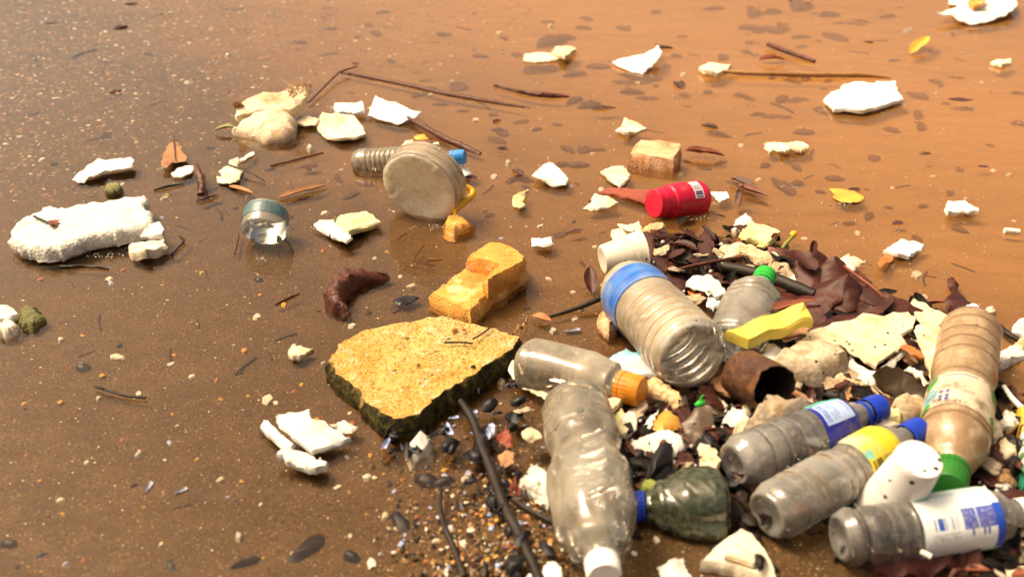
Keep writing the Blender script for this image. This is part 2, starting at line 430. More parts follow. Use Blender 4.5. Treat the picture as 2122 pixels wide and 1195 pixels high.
def d_panel(g, u, v, c, rect, bars, spot):
    c = g.mix(rect(0.10, 0.19, 0, 1), c, (0.06, 0.42, 0.34))
    c = g.mix(rect(0.195, 0.36, 0.10, 0.92), c, (0.36, 0.50, 0.80))
    t = g.math('MULTIPLY', rect(0.21, 0.345, 0.14, 0.60), bars(v, 38, 0.5))
    t = g.math('MULTIPLY', t, bars(g.math('ADD', u, g.math('MULTIPLY', g.math('FLOOR', g.math('MULTIPLY', v, 38)), 0.37)), 120, 0.18))
    c = g.mix(g.math('MULTIPLY', t, 0.65), c, (0.03, 0.06, 0.36))
    t = g.math('MULTIPLY', rect(0.21, 0.32, 0.66, 0.86), bars(v, 26, 0.55, 9.0))
    return g.mix(g.math('MULTIPLY', t, 0.5), c, (0.03, 0.06, 0.36))
label_mat('label_panel', (0.010, 0.018, 0.30), d_panel, dirt_amt=0.15)

def d_yellow(g, u, v, c, rect, bars, spot):
    n = g.noise(g.coord(), 18, 4)
    c = g.mix(g.math('MULTIPLY', g.ramp(v, 0.55, 0.1), g.ramp(n, 0.35, 0.6)), c, (0.42, 0.55, 0.50))
    c = g.mix(g.math('MULTIPLY', spot(0.33, 0.10, 0.03, 0.10), 0.8), c, (0.05, 0.45, 0.52))
    b = g.math('MULTIPLY', rect(0.37, 0.43, 0.06, 0.95), bars(v, 34, 0.5))
    return g.mix(g.math('MULTIPLY', b, 0.85), c, (0.06, 0.05, 0.015))
label_mat('label_yellow', (0.58, 0.48, 0.025), d_yellow, dirt_amt=0.3, dirt=(0.25, 0.22, 0.04))

def d_white(g, u, v, c, rect, bars, spot):
    c = g.mix(rect(0.05, 0.22, 0, 1), c, (0.45, 0.58, 0.60))
    c = g.mix(g.math('MULTIPLY', rect(0.20, 0.235, 0.04, 0.22), 1.0), c, (0.10, 0.45, 0.32))
    b = g.math('MULTIPLY', rect(0.345, 0.405, 0.14, 0.42), bars(v, 70, 0.42))
    c = g.mix(b, c, (0.03, 0.10, 0.45))
    blk = g.math('MULTIPLY', rect(0.31, 0.415, 0.50, 0.90), g.math('GREATER_THAN', g.math('ABSOLUTE', g.math('SUBTRACT', v, 0.675)), 0.006))
    c = g.mix(blk, c, (0.07, 0.10, 0.42))
    tx = g.math('MULTIPLY', rect(0.32, 0.415, 0.51, 0.89), bars(g.math('ADD', v, g.math('MULTIPLY', g.math('FLOOR', g.math('MULTIPLY', u, 130)), 0.31)), 60, 0.80))
    c = g.mix(g.math('MULTIPLY', tx, 0.5), c, (0.45, 0.52, 0.75))
    lo = g.math('MULTIPLY', rect(0.415, 0.45, 0.50, 0.90), bars(v, 36, 0.55, 4.0))
    c = g.mix(lo, c, (0.07, 0.10, 0.42))
    sp = g.math('MULTIPLY', rect(0.42, 0.46, 0.10, 0.45), bars(g.math('ADD', v, g.math('MULTIPLY', g.math('FLOOR', g.math('MULTIPLY', u, 260)), 0.17)), 44, 0.5))
    c = g.mix(g.math('MULTIPLY', sp, 0.6), c, (0.15, 0.16, 0.16))
    return g.mix(rect(0.30, 0.55, 0.90, 1.0), c, (0.015, 0.07, 0.48))
label_mat('label_white', (0.74, 0.80, 0.82), d_white, dirt_amt=0.12)

def d_cream(g, u, v, c, rect, bars, spot):
    for u0, v0, a, b, col in ((0.07, 0.15, .05, .22, (0.03, .28, .04)), (0.43, 0.12, .045, .2, (.03, .30, .04)), (0.45, 0.92, .05, .12, (.03, .28, .04)),
                              (0.42, 0.62, .05, .2, (.16, .42, .50)), (0.06, 0.85, .04, .14, (.03, .26, .04))):
        c = g.mix(spot(u0, v0, a, b), c, col)
    for u0 in (0.325, 0.355):
        for v0 in (0.60, 0.74, 0.84):
            c = g.mix(spot(u0, v0, .011, .05), c, (0.05, 0.04, 0.26))
    c = g.mix(rect(0.20, 0.37, 0.075, 0.105), c, (0.04, 0.035, 0.24))
    b = g.math('MULTIPLY', rect(0.26, 0.33, 0.86, 0.97), bars(u, 330, 0.5))
    return g.mix(g.math('MULTIPLY', b, 0.7), c, (0.06, 0.05, 0.05))
label_mat('label_cream', (0.60, 0.52, 0.38), d_cream, dirt=(0.13, 0.07, 0.04), dirt_amt=0.85, rough=0.5)

def d_sticker(g, u, v, c, rect, bars, spot):
    return g.mix(g.math('MULTIPLY', rect(0.06, 0.94, 0.12, 0.88), bars(u, 30, 0.5)), c, (0.10, 0.08, 0.20))
label_mat('sticker', (0.70, 0.66, 0.68), d_sticker, dirt_amt=0.1)

def d_teal(g, u, v, c, rect, bars, spot):
    return g.mix(g.math('MULTIPLY', bars(u, 60, 0.6), 0.35), c, (0.03, 0.07, 0.09))
label_mat('label_teal', (0.06, 0.15, 0.19), d_teal, dirt_amt=0.3)

def d_box(g, u, v, c, rect, bars, spot):
    n = g.noise(g.coord(), 40, 4)
    c = g.mix(g.ramp(v, 0.55, 0.75), c, (0.20, 0.55, 0.72))
    return g.mix(g.math('MULTIPLY', g.ramp(n, 0.56, 0.66), g.ramp(v, 0.4, 0.8)), c, (0.30, 0.14, 0.06))
label_mat('pack_blue', (0.74, 0.76, 0.74), d_box, dirt_amt=0.15)
def d_card(g, u, v, c, rect, bars, spot):
    c = g.mix(rect(0, 1, 0.0, 0.22), c, (0.03, 0.30, 0.20))
    c = g.mix(rect(0, 1, 0.62, 1.0), c, (0.70, 0.48, 0.03))
    return g.mix(g.math('MULTIPLY', rect(0.2, 0.8, 0.30, 0.56), bars(v, 30, 0.5)), c, (0.05, 0.22, 0.10))
label_mat('pack_carton', (0.75, 0.76, 0.72), d_card, dirt_amt=0.2)

# ------------------------------------------------------------------ shape builders
def resample(pts, step, jag, seed):
    out = []
    n = len(pts)
    for i in range(n):
        a, b = pts[i], pts[(i + 1) % n]
        L = (b - a).length
        k = max(1, int(round(L / step)))
        for j in range(k):
            p = a.lerp(b, j / k)
            if jag:
                q = p * 140
                p = p + Vector((mn.noise(q + Vector((seed, 0, 0))), mn.noise(q + Vector((0, seed, 5))), 0)) * jag * 1.4
                q = q * 3.1
                p = p + Vector((mn.noise(q + Vector((seed, 0, 3))), mn.noise(q + Vector((2, seed, 5))), 0)) * jag * 0.9
            out.append(p)
    return out

def inside(x, y, poly):
    c = False
    j = len(poly) - 1
    for i in range(len(poly)):
        a, b = poly[i], poly[j]
        if (a[1] > y) != (b[1] > y) and x < (b[0] - a[0]) * (y - a[1]) / (b[1] - a[1]) + a[0]:
            c = not c
        j = i
    return c

SEED = [1]
def slab_mesh(poly, h, thick, noise=0.0008, res=None, jag=0.0008, bevel=0.0015, floor=None, freq=45, bulge=0.0, ctrl=(), raw=False):
    """a plate or lump whose top face is traced: (px, py[, height]) points; it keeps its own thickness or stands on a floor"""
    SEED[0] += 1
    sd = SEED[0] * 3.7
    rnd = random.Random(SEED[0])
    hh = (lambda z: z) if raw else (lambda z: z if z < .02 else .02 + (z - .02) * .6)
    tops = [P(q[0], q[1], hh(q[2]) if len(q) > 2 else h) for q in poly]
    extra = [P(q[0], q[1], hh(q[2])) for q in ctrl]
    ext = max(max(t.x for t in tops) - min(t.x for t in tops), max(t.y for t in tops) - min(t.y for t in tops))
    if res is None:
        res = min(0.008, max(0.0016, ext / 22))
    area = sum(tops[i].x * tops[(i + 1) % len(tops)].y - tops[(i + 1) % len(tops)].x * tops[i].y for i in range(len(tops)))
    if area < 0:
        tops.reverse()
    ring = resample(tops, res, jag, sd)
    bevel = min(bevel, ext * 0.12)
    n = len(ring)
    ins = []
    for i in range(n):
        t = ring[(i + 1) % n] - ring[i - 1]
        nrm = Vector((-t.y, t.x, 0))
        if nrm.length > 1e-9: nrm.normalize()
        ins.append(ring[i] + nrm * bevel)
    v2 = [Vector((p.x, p.y)) for p in ins]
    p2 = [(p.x, p.y) for p in ins]
    xs = [p[0] for p in p2]; ys = [p[1] for p in p2]
    st = res * 1.25
    y = min(ys)
    edge = np.array(p2)
    while y < max(ys):
        x = min(xs)
        while x < max(xs):
            qx, qy = x + rnd.uniform(-.3, .3) * st, y + rnd.uniform(-.3, .3) * st
            if inside(qx, qy, p2) and ((edge - (qx, qy)) ** 2).sum(1).min() > (res * 0.55) ** 2:
                v2.append(Vector((qx, qy)))
            x += st
        y += st
    ov, _, of, orig, _, _ = delaunay_2d_cdt(v2, [(i, (i + 1) % n) for i in range(n)], [], 1, 1e-7)
    idx = {}
    for k, lst in enumerate(orig):
        for a in lst: idx[a] = k
    def ztop(x, y):
        num = den = 0.0
        for t in tops + extra:
            wgt = 1.0 / ((t.x - x) ** 2 + (t.y - y) ** 2 + 1e-6) ** 1.2
            num += wgt * t.z; den += wgt
        return num / den
    cx = sum(t.x for t in tops) / len(tops); cy = sum(t.y for t in tops) / len(tops)
    ns = lambda x, y, k=0.0: mn.fractal(Vector((x * freq + sd, y * freq, k)), 1.0, 2.0, 4)
    V, Fc = [], []
    dmax = ext * 0.5 + 1e-6
    tz = []
    for p in ov:
        z = ztop(p.x, p.y)
        if bulge:
            d = math.sqrt(min(1.0, ((edge - (p.x, p.y)) ** 2).sum(1).min() ** 0.5 / dmax))
            z += bulge * d
        z += noise * ns(p.x, p.y)
        tz.append(z)
        V.append(Vector((p.x, p.y, z)))
    nt = len(V)
    for f in of: Fc.append(tuple(f))
    bz = []
    for p, z in zip(ov, tz):
        b = z - thick if floor is None else floor
        bz.append(b)
        V.append(Vector((p.x, p.y, b + noise * 0.5 * ns(p.x, p.y, 7.0))))
    for f in of: Fc.append(tuple(nt + k for k in reversed(f)))
    H = [tz[idx[i]] - bz[idx[i]] for i in range(n)]
    levels = [0.28, 0.62, 0.9] if max(H) > 0.007 else [0.5]
    start = len(V)
    for li, lv in enumerate(levels):
        for i in range(n):
            p = ring[i]
            zz = tz[idx[i]] - H[i] * lv
            amp = noise * 1.3
            q = Vector((p.x * freq + sd, p.y * freq, zz * freq * 1.5))
            out = (ring[i] - ins[i])
            if out.length > 1e-9: out.normalize()
            V.append(Vector((p.x, p.y, zz)) + out * (amp * mn.noise(q) * 1.5) + Vector((0, 0, amp * 0.5 * mn.noise(q * 1.7))))
    rows = [[idx[i] for i in range(n)]] + [[start + li * n + i for i in range(n)] for li in range(len(levels))] + [[nt + idx[i] for i in range(n)]]
    for a, b in zip(rows[:-1], rows[1:]):
        for i in range(n):
            j = (i + 1) % n
            Fc.append((a[i], b[i], b[j], a[j]))
    zb = min(v.z for v in V)
    org = Vector((cx, cy, zb))
    V = [v - org for v in V]
    x0, x1 = min(v.x for v in V), max(v.x for v in V)
    y0, y1 = min(v.y for v in V), max(v.y for v in V)
    uvs = [[((V[k].x - x0) / (x1 - x0 + 1e-9), (V[k].y - y0) / (y1 - y0 + 1e-9)) for k in f] for f in Fc]
    return V, Fc, org, uvs

def slab(name, label, cat, mat, poly, h=0.006, thick=0.005, group=None, parent=None, sharp=42, **kw):
    V, Fc, org, uvs = slab_mesh(poly, h, thick, **kw)
    if parent is not None:
        o = link_mesh(name, V, Fc, mat, parent=parent, sharp=sharp, uvs=uvs)
        o.matrix_parent_inverse = parent_world(parent).inverted()
        o.location = org
        return o
    o = link_mesh(name, V, Fc, mat, loc=org, sharp=sharp, uvs=uvs)
    return tag(o, label, cat, group)

def parent_world(p):
    m = Matrix.LocRotScale(p.location, p.rotation_euler, p.scale)
    return m

def lump(name, label, cat, mat, poly, h, **kw):
    """a lump standing on the ground"""
    kw.setdefault('noise', 0.0022); kw.setdefault('bevel', 0.006); kw.setdefault('jag', 0.0015); kw.setdefault('sharp', 70)
    c = P(sum(q[0] for q in poly) / len(poly), sum(q[1] for q in poly) / len(poly), 0)
    kw.setdefault('floor', zg(c.x, c.y) - 0.001)
    return slab(name, label, cat, mat, poly, h, 0, **kw)

def spline(pts, k):
    out = []
    n = len(pts)
    for i in range(n - 1):
        p0, p1, p2, p3 = pts[max(0, i - 1)], pts[i], pts[i + 1], pts[min(n - 1, i + 2)]
        for j in range(k):
            t = j / k
            out.append(tuple(0.5 * ((2 * b) + (-a + c) * t + (2 * a - 5 * b + 4 * c - d) * t * t + (-a + 3 * b - 3 * c + d) * t ** 3)
                             for a, b, c, d in zip(p0, p1, p2, p3)))
    out.append(tuple(pts[-1]))
    return out

def tube_mesh(pts, seg=8, k=6, rough=0.12, nodes=0.0):
    """pts: (px, py, height, radius in photo pixels)"""
    SEED[0] += 1
    base = []
    for (px, py, h, r) in pts:
        p = P(px, py, h)
        base.append((p.x, p.y, p.z, px2m(p, r)))
    sp = spline(base, k)
    V, Fc = [], []
    m = len(sp)
    for i, (x, y, z, r) in enumerate(sp):
        a = Vector(sp[max(0, i - 1)][:3]); b = Vector(sp[min(m - 1, i + 1)][:3])
        t = (b - a).normalized()
        s = t.cross(Vector((0, 0, 1)))
        s = s.normalized() if s.length > 1e-6 else Vector((1, 0, 0))
        u = s.cross(t)
        for j in range(seg):
            an = 2 * math.pi * j / seg
            d = s * math.cos(an) + u * math.sin(an)
            q = Vector((x, y, z)) + d * r
            rr = max(0.0003, r) * (1 + rough * (mn.noise(q * 75 + Vector((SEED[0], 0, 0))) * 1.6 + mn.noise(q * 260 + Vector((0, SEED[0], 0))) * 0.8) + nodes * (1 if (i % 9) == 4 else 0))
            V.append(Vector((x, y, z)) + d * rr)
    for i in range(m - 1):
        for j in range(seg):
            j2 = (j + 1) % seg
            Fc.append((i * seg + j, i * seg + j2, (i + 1) * seg + j2, (i + 1) * seg + j))
    Fc.append(tuple(reversed(range(seg))))
    Fc.append(tuple((m - 1) * seg + j for j in range(seg)))
    c = Vector((sum(v.x for v in V) / len(V), sum(v.y for v in V) / len(V), min(v.z for v in V)))
    return [v - c for v in V], Fc, c

def tube(name, label, cat, mat, pts, group=None, parent=None, **kw):
    V, Fc, c = tube_mesh(pts, **kw)
    if parent is not None:
        o = link_mesh(name, V, Fc, mat, parent=parent, sharp=60)
        o.matrix_parent_inverse = parent_world(parent).inverted()
        o.location = c
        return o
    o = link_mesh(name, V, Fc, mat, loc=c, sharp=60)
    return tag(o, label, cat, group)

def leaf_mesh(b, t, half, curl=0.3, fold=0.3, arch=0.0, n=10, m=6, blunt=1.0):
    """blade from base point b to tip t; half = half width (m); curl lifts the rims, fold lifts both halves, arch bows the blade"""
    d = t - b
    L = d.length
    t1 = d.normalized()
    s = t1.cross(Vector((0, 0, 1)))
    s = s.normalized() if s.length > 1e-6 else Vector((1, 0, 0))
    u = s.cross(t1)
    V, Fc = [], []
    SEED[0] += 1
    for i in range(n + 1):
        f = i / n
        wd = half * (math.sin(math.pi * min(1.0, f ** 0.8 * 0.97 + 0.02)) ** (0.7 * blunt) + 0.02) if blunt >= .7 else half * max(.03, 1 - abs(2 * f ** .85 - 1) ** 3) ** .6
        for j in range(m + 1):
            g = j / m * 2 - 1
            z = abs(g) * fold * wd + g * g * curl * wd + arch * L * 4 * f * (1 - f)
            p = b + d * f + s * (g * wd) + u * z
            p = p + Vector((mn.noise(p * 90 + Vector((SEED[0], 0, 0))), mn.noise(p * 90 + Vector((0, SEED[0], 0))), mn.noise(p * 70 + Vector((0, 0, SEED[0]))))) * half * 0.16
            V.append(p)
    w1 = m + 1
    for i in range(n):
        for j in range(m):
            Fc.append((i * w1 + j, i * w1 + j + 1, (i + 1) * w1 + j + 1, (i + 1) * w1 + j))
    nv = len(V)
    th = u * -0.0007
    V += [v + th for v in V]
    Fc += [tuple(nv + k for k in reversed(f)) for f in Fc[:]]
    rim = [j for j in range(w1)] + [i * w1 + m for i in range(1, n + 1)] + [n * w1 + j for j in range(m - 1, -1, -1)] + [i * w1 for i in range(n - 1, 0, -1)]
    for a, bb in zip(rim, rim[1:] + rim[:1]):
        Fc.append((bb, a, nv + a, nv + bb))
    c = Vector((sum(v.x for v in V) / len(V), sum(v.y for v in V) / len(V), min(v.z for v in V)))
    return [v - c for v in V], Fc, c

def leaf(name, label, cat, mat, b, t, wpx, group=None, parent=None, **kw):
    pb, pt = P(*b), P(*t)
    V, Fc, c = leaf_mesh(pb, pt, px2m(pb, wpx) / 2, **kw)
    if parent is not None:
        o = link_mesh(name, V, Fc, mat, parent=parent, sharp=60)
        o.matrix_parent_inverse = parent_world(parent).inverted()
        o.location = c
        return o
    return tag(link_mesh(name, V, Fc, mat, loc=c, sharp=60), label, cat, group)

def seat(px, py, rpx, lift=0.0):
    h = 0.03
    for _ in range(12):
        p = P(px, py, h)
        r = px2m(p, rpx)
        h = zg(p.x, p.y) + r + lift
    return p, r

def frame(a, b):
    z = (b - a).normalized()
    y = Vector((0, 0, 1)) - z * z.z
    if y.length < 1e-3: y = Vector((0, 1, 0)) - z * z.y
    y.normalize()
    x = y.cross(z)
    return Matrix((x, y, z)).transposed()

def interp(prof, s):
    for (s0, r0), (s1, r1) in zip(prof[:-1], prof[1:]):
        if s <= s1:
            t = (s - s0) / (s1 - s0 + 1e-9)
            t = t * t * (3 - 2 * t)
            return r0 + (r1 - r0) * t
    return prof[-1][1]

def lathe(prof_fn, s0, s1, n, seg=40, dent=0.0, dfreq=3.0, seed=0.0, close0=False, close1=False, petal=0, squash=None, shell=0.0, square=0.0, dish=1.0):
    """surface of revolution along local Z; prof_fn(s) -> radius (m); returns verts, faces, uvs"""
    V, Fc, UV = [], [], []
    rows = []
    def pt(s, r, a):
        rr = r
        if square:
            rr = r * (1 - square * (math.cos(2 * a) ** 2) * 0.0 + square * (abs(math.cos(a)) ** 4 + abs(math.sin(a)) ** 4 - 0.75) * -1.0)
        if dent:
            q = Vector((math.cos(a) * 1.0, math.sin(a) * 1.0, s * 30 / dfreq)) * dfreq * 0.5 + Vector((seed, 0, 0))
            nn = mn.noise(q) + 0.5 * mn.noise(q * 2.3)
            q2 = Vector((math.cos(a) * 1.3, math.sin(a) * 1.3, s * 26)) + Vector((seed * 2.1, 3, 0))
            crease = max(0.0, 0.16 - abs(mn.noise(q2))) / 0.16
            rr = rr * (1 + dent * min(0.35, nn) - dent * 0.55 * crease * max(0.0, mn.noise(q2 * 0.6 + Vector((9, 0, 0))) + 0.25))
        x, y = rr * math.cos(a), rr * math.sin(a)
        if squash: x, y = squash(x, y, s)
        return Vector((x, y, s))
    ss = [s0 + (s1 - s0) * i / n for i in range(n + 1)]
    for s in ss:
        rows.append(len(V))
        for j in range(seg):
            V.append(pt(s, prof_fn(s), 2 * math.pi * j / seg))
    for i in range(n):
        for j in range(seg):
            j2 = (j + 1) % seg
            Fc.append((rows[i] + j, rows[i] + j2, rows[i + 1] + j2, rows[i + 1] + j))
            UV.append([(j / seg, i / n), ((j + 1) / seg, i / n), ((j + 1) / seg, (i + 1) / n), (j / seg, (i + 1) / n)])
    def cap(s, row, inward, flip):
        r = prof_fn(s)
        prev = row
        for k, f in enumerate((0.93, 0.84, 0.66, 0.45, 0.22)):
            cur = len(V)
            for j in range(seg):
                a = 2 * math.pi * j / seg
                zz = inward * (0.10, 0.05, 0.18, 0.34, 0.40)[k] * r * dish
                zz0 = -inward * 0.16 * r * dish if k < 2 else 0
                if petal: zz += inward * r * 0.16 * max(0.0, math.cos(petal * a)) ** 4 * (1 if 0 < k < 4 else 0.2)
                q = pt(s, r * f, a)
                V.append(Vector((q.x, q.y, s + zz + zz0)))
            for j in range(seg):
                j2 = (j + 1) % seg
                f4 = (prev + j, cur + j, cur + j2, prev + j2)
                Fc.append(f4 if not flip else tuple(reversed(f4)))
                UV.append([(0, 0)] * 4)
            prev = cur
        f = tuple(prev + j for j in range(seg))
        Fc.append(tuple(reversed(f)) if not flip else f)
        UV.append([(0, 0)] * seg)
    if close0: cap(s0, rows[0], 1.0, False)
    if close1: cap(s1, rows[-1], -1.0, True)
    return V, Fc, UV

def bottle(name, label, cat, A, B, prof, mat, grooves=(), cap=None, lab=None, dent=0.03, petal=0, base_mat=None, squash=None, seg=44, n=90,
           ring=None, ridged_cap=True, square=0.0, seed=None, lift=0.0, group=None, dish=1.0, close1=False):
    """A = (px, py, radius px) of the base centre, B = (px, py, height m) of the cap end; prof radii are relative to the base radius, lengths to the whole"""
    SEED[0] += 1
    seed = SEED[0] * 1.9 if seed is None else seed
    a, r = seat(*A[:3], A[3] if len(A) > 3 else lift)
    b = P(*B)
    L = (b - a).length
    rot = frame(a, b)
    root = empty(name, a, rot, label, cat, group)
    def rad(s):
        f = s / L
        rr = interp(prof, f)
        for (gs, gd, gw) in grooves:
            rr -= gd * math.exp(-((f - gs) / gw) ** 2)
        return rr * r
    send = cap[0] if cap else 1.0
    V, Fc, UV = lathe(rad, 0, L * send, n, seg, dent, seed=seed, close0=True, close1=close1, petal=petal, squash=squash, square=square, dish=dish)
    mats = [mat] + ([base_mat] if base_mat else [])
    o = link_mesh('body', V, Fc, mats, parent=root, sharp=180, uvs=UV)
    at = o.data.attributes.new('grime', 'FLOAT', 'POINT')
    gv = []
    for v in V:
        f = v.z / L
        q = 0.0
        for (gs, gd, gw) in grooves:
            q = max(q, math.exp(-((f - gs) / (gw * .85)) ** 2))
        if petal and f < .02:
            a_ = math.atan2(v.y, v.x)
            rr = math.hypot(v.x, v.y) / r
            if .12 < rr < .75: q = max(q, max(0.0, math.cos(petal * a_)) ** 14)
        gv.append(q * (.95 + .5 * mn.noise(v * 60 + Vector((seed, 0, 0)))))
    at.data.foreach_set('value', gv)
    if base_mat:
        for p in o.data.polygons[n * seg:]:
            p.material_index = 1
    if lab:
        V, Fc, UV = lathe(lambda s: rad(s) * 1.012 + 0.0004, L * lab[0], L * lab[1], 16, seg, dent, seed=seed, squash=squash, square=square)
        link_mesh('sleeve_label', V, Fc, lab[2], parent=root, sharp=180, uvs=UV)
    if cap:
        c0, c1, cr, cm = cap
        V, Fc, UV = [], [], []
        sg = 48
        prof_c = [(c0, 1.0), (c0 + (c1 - c0) * .18, 1.0), (c0 + (c1 - c0) * .20, 0.95), (c0 + (c1 - c0) * .28, 0.95), (c0 + (c1 - c0) * .30, 1.0), (c0 + (c1 - c0) * .90, 0.98), (c1, 0.90), (c1, 0.0)]
        for (s, f) in prof_c:
            for j in range(sg):
                rr = cr * r * f * (1 - (0.035 if (ridged_cap and j % 2 and 0.93 < f <= 1.0) else 0))
                an = 2 * math.pi * j / sg
                V.append(Vector((rr * math.cos(an), rr * math.sin(an), s * L)))
        for i in range(len(prof_c) - 1):
            for j in range(sg):
                j2 = (j + 1) % sg
                Fc.append((i * sg + j, i * sg + j2, (i + 1) * sg + j2, (i + 1) * sg + j))
        co_ = link_mesh('cap', V, Fc, cm, parent=root, sharp=35)
        if ring:
            V, Fc, UV = lathe(lambda s: ring[2] * r, L * ring[0], L * ring[1], 3, 24, close0=True, close1=True, dish=.1)
            link_mesh('tamper_ring', V, Fc, ring[3], parent=co_, sharp=50, uvs=UV)
    return root, L, r

def cup(name, label, cat, A, B, r0, r1, mat, closed=True, rim=True, inner=None, dent=0.02, hA=None, jagged=0.0, bands=()):
    """open beaker: A = closed end (px, py, height), B = open end (px, py, height); r0, r1 in photo pixels"""
    SEED[0] += 1
    a, b = P(*A), P(*B)
    R0, R1 = px2m(a, r0), px2m(b, r1)
    L = (b - a).length
    root = empty(name, a, frame(a, b), label, cat)
    seg, n = 44, 24
    def rad(s, off=0.0):
        f = s / L
        rr = R0 + (R1 - R0) * f
        for (bs, bd, bw) in bands:
            rr += R0 * bd * math.exp(-((f - bs) / bw) ** 2)
        if f < 0.03: rr *= 0.97 + f
        return rr - off
    V, Fc, UV = lathe(rad, 0, L, n, seg, dent, seed=SEED[0], close0=closed, dish=.16)
    if jagged:
        for j in range(seg):
            q = V[n * seg + j]
            q.z += jagged * L * mn.noise(Vector((j * 0.7, SEED[0], 0)))
    V2, F2, UV2 = lathe(lambda s: rad(s, 0.0011), 0.0012, L, n, seg, dent, seed=SEED[0], close0=closed, dish=.16)
    if jagged:
        for j in range(seg):
            V2[n * seg + j].z = V[n * seg + j].z
    k = len(V)
    V = V + V2
    nf = len(Fc)
    Fc = Fc + [tuple(k + i for i in reversed(f)) for f in F2]
    UV = UV + [list(reversed(x)) for x in UV2]
    for j in range(seg):
        j2 = (j + 1) % seg
        Fc.append((n * seg + j, n * seg + j2, k + n * seg + j2, k + n * seg + j))
        UV.append([(0, 0)] * 4)
    o = link_mesh('body', V, Fc, [mat] + ([inner] if inner else []), parent=root, sharp=50, uvs=UV)
    if inner:
        for p in o.data.polygons[nf:nf + len(F2)]: p.material_index = 1
    if rim:
        T, TF = [], []
        rr = 0.0016
        for j in range(seg):
            an = 2 * math.pi * j / seg
            for q in range(8):
                bq = 2 * math.pi * q / 8
                x = rad(L) + rr * math.cos(bq)
                T.append(Vector((x * math.cos(an), x * math.sin(an), L + rr * math.sin(bq))))
        for j in range(seg):
            for q in range(8):
                j2, q2 = (j + 1) % seg, (q + 1) % 8
                TF.append((j * 8 + q, j2 * 8 + q, j2 * 8 + q2, j * 8 + q2))
        link_mesh('rim', T, TF, mat, parent=root, sharp=180)
    return root, L, R0, R1

def shell_mesh(name, aspect, dome, mats, point=0.5, thick=0.05, n=14, m=6):
    """unit-length mussel or clam valve: pointed at -x, open side down, with an inner face"""
    V, Fc = [], []
    def rim(a):
        x = math.cos(a)
        wd = math.sin(a) * aspect * (1 - point * 0.5 * (1 - x) * 0.9)
        return x * 0.5, wd * 0.5
    for side in (0, 1):
        base = len(V)
        sc = 1.0 - thick * side
        V.append(Vector((-0.12, 0, dome * (1 if side == 0 else 0.82))))
        for k in range(1, m + 1):
            f = k / m
            for j in range(n):
                a = 2 * math.pi * j / n
                x, y = rim(a)
                z = dome * (1 - f ** 2.2) * (1 if side == 0 else 0.82) 
                V.append(Vector((-0.12 + (x * sc + 0.12) * f, y * sc * f, z)))
        for j in range(n):
            j2 = (j + 1) % n
            f3 = (base, base + 1 + j, base + 1 + j2)
            Fc.append(f3 if side == 0 else tuple(reversed(f3)))
        for k in range(m - 1):
            for j in range(n):
                j2 = (j + 1) % n
                q = (base + 1 + k * n + j, base + 1 + (k + 1) * n + j, base + 1 + (k + 1) * n + j2, base + 1 + k * n + j2)
                Fc.append(q if side == 0 else tuple(reversed(q)))
    sd_ = len(bpy.data.meshes) * 1.7
    V = [v + Vector((mn.noise(v * 5 + Vector((sd_, 0, 0))), mn.noise(v * 5 + Vector((0, sd_, 0))), mn.noise(v * 6 + Vector((0, 0, sd_))) * .6)) * .085 for v in V]
    half = len(Fc)
    o1 = 1 + (m - 1) * n
    o2 = 1 + m * n + 1 + (m - 1) * n
    for j in range(n):
        j2 = (j + 1) % n
        Fc.append((o1 + j, o2 + j, o2 + j2, o1 + j2))
    me = bpy.data.meshes.new(name)
    me.from_pydata([tuple(v) for v in V], [], Fc)
    for x in mats: me.materials.append(M[x])
    me.polygons.foreach_set('use_smooth', [True] * len(me.polygons))
    me.polygons.foreach_set('material_index', [1 if half // 2 <= i < half else 0 for i in range(len(Fc))])
    me.set_sharp_from_angle(angle=R(50))
    return me

def put(name, me, px, py, lpx, ang, label, cat, group, h=None, flip=False, tilt=0.0, roll=0.0, sz=1.0):
    """place a shared mesh of unit length: lpx = length in photo pixels, ang = direction in the photo (deg, counter-clockwise)"""
    p = ground(px, py) if h is None else P(px, py, h)
    L = px2m(p, lpx)
    a = R(ang)
    d = Vector((math.cos(a), math.sin(a) / 0.5, 0))      # undo the foreshortening of the ground
    st = d.length
    o = bpy.data.objects.new(name, me)
    COL.objects.link(o)
    o.scale = (L * min(st, 1.6), L * min(st, 1.6), L * sz * min(st, 1.6))
    q = Matrix.Rotation(math.atan2(d.y, d.x), 3, 'Z') @ Matrix.Rotation(R(tilt), 3, 'Y') @ Matrix.Rotation(R(roll) + (math.pi if flip else 0), 3, 'X')
    o.rotation_euler = q.to_euler()
    o.location = p + Vector((0, 0, (0.20 * L if flip else 0.0)))
    return tag(o, label, cat, group)

# ------------------------------------------------------------------ setting: sand, water
def axis_steps(lo, hi, d, far):
    xs = [lo + (hi - lo) * i / int((hi - lo) / d) for i in range(int((hi - lo) / d) + 1)]
    s, x = d, hi
    up = []
    while x < far:
        s *= 1.45; x += s; up.append(x)
    s, x = d, lo
    dn = []
    while x > -far:
        s *= 1.45; x -= s; dn.append(x)
    return dn[::-1] + xs + up

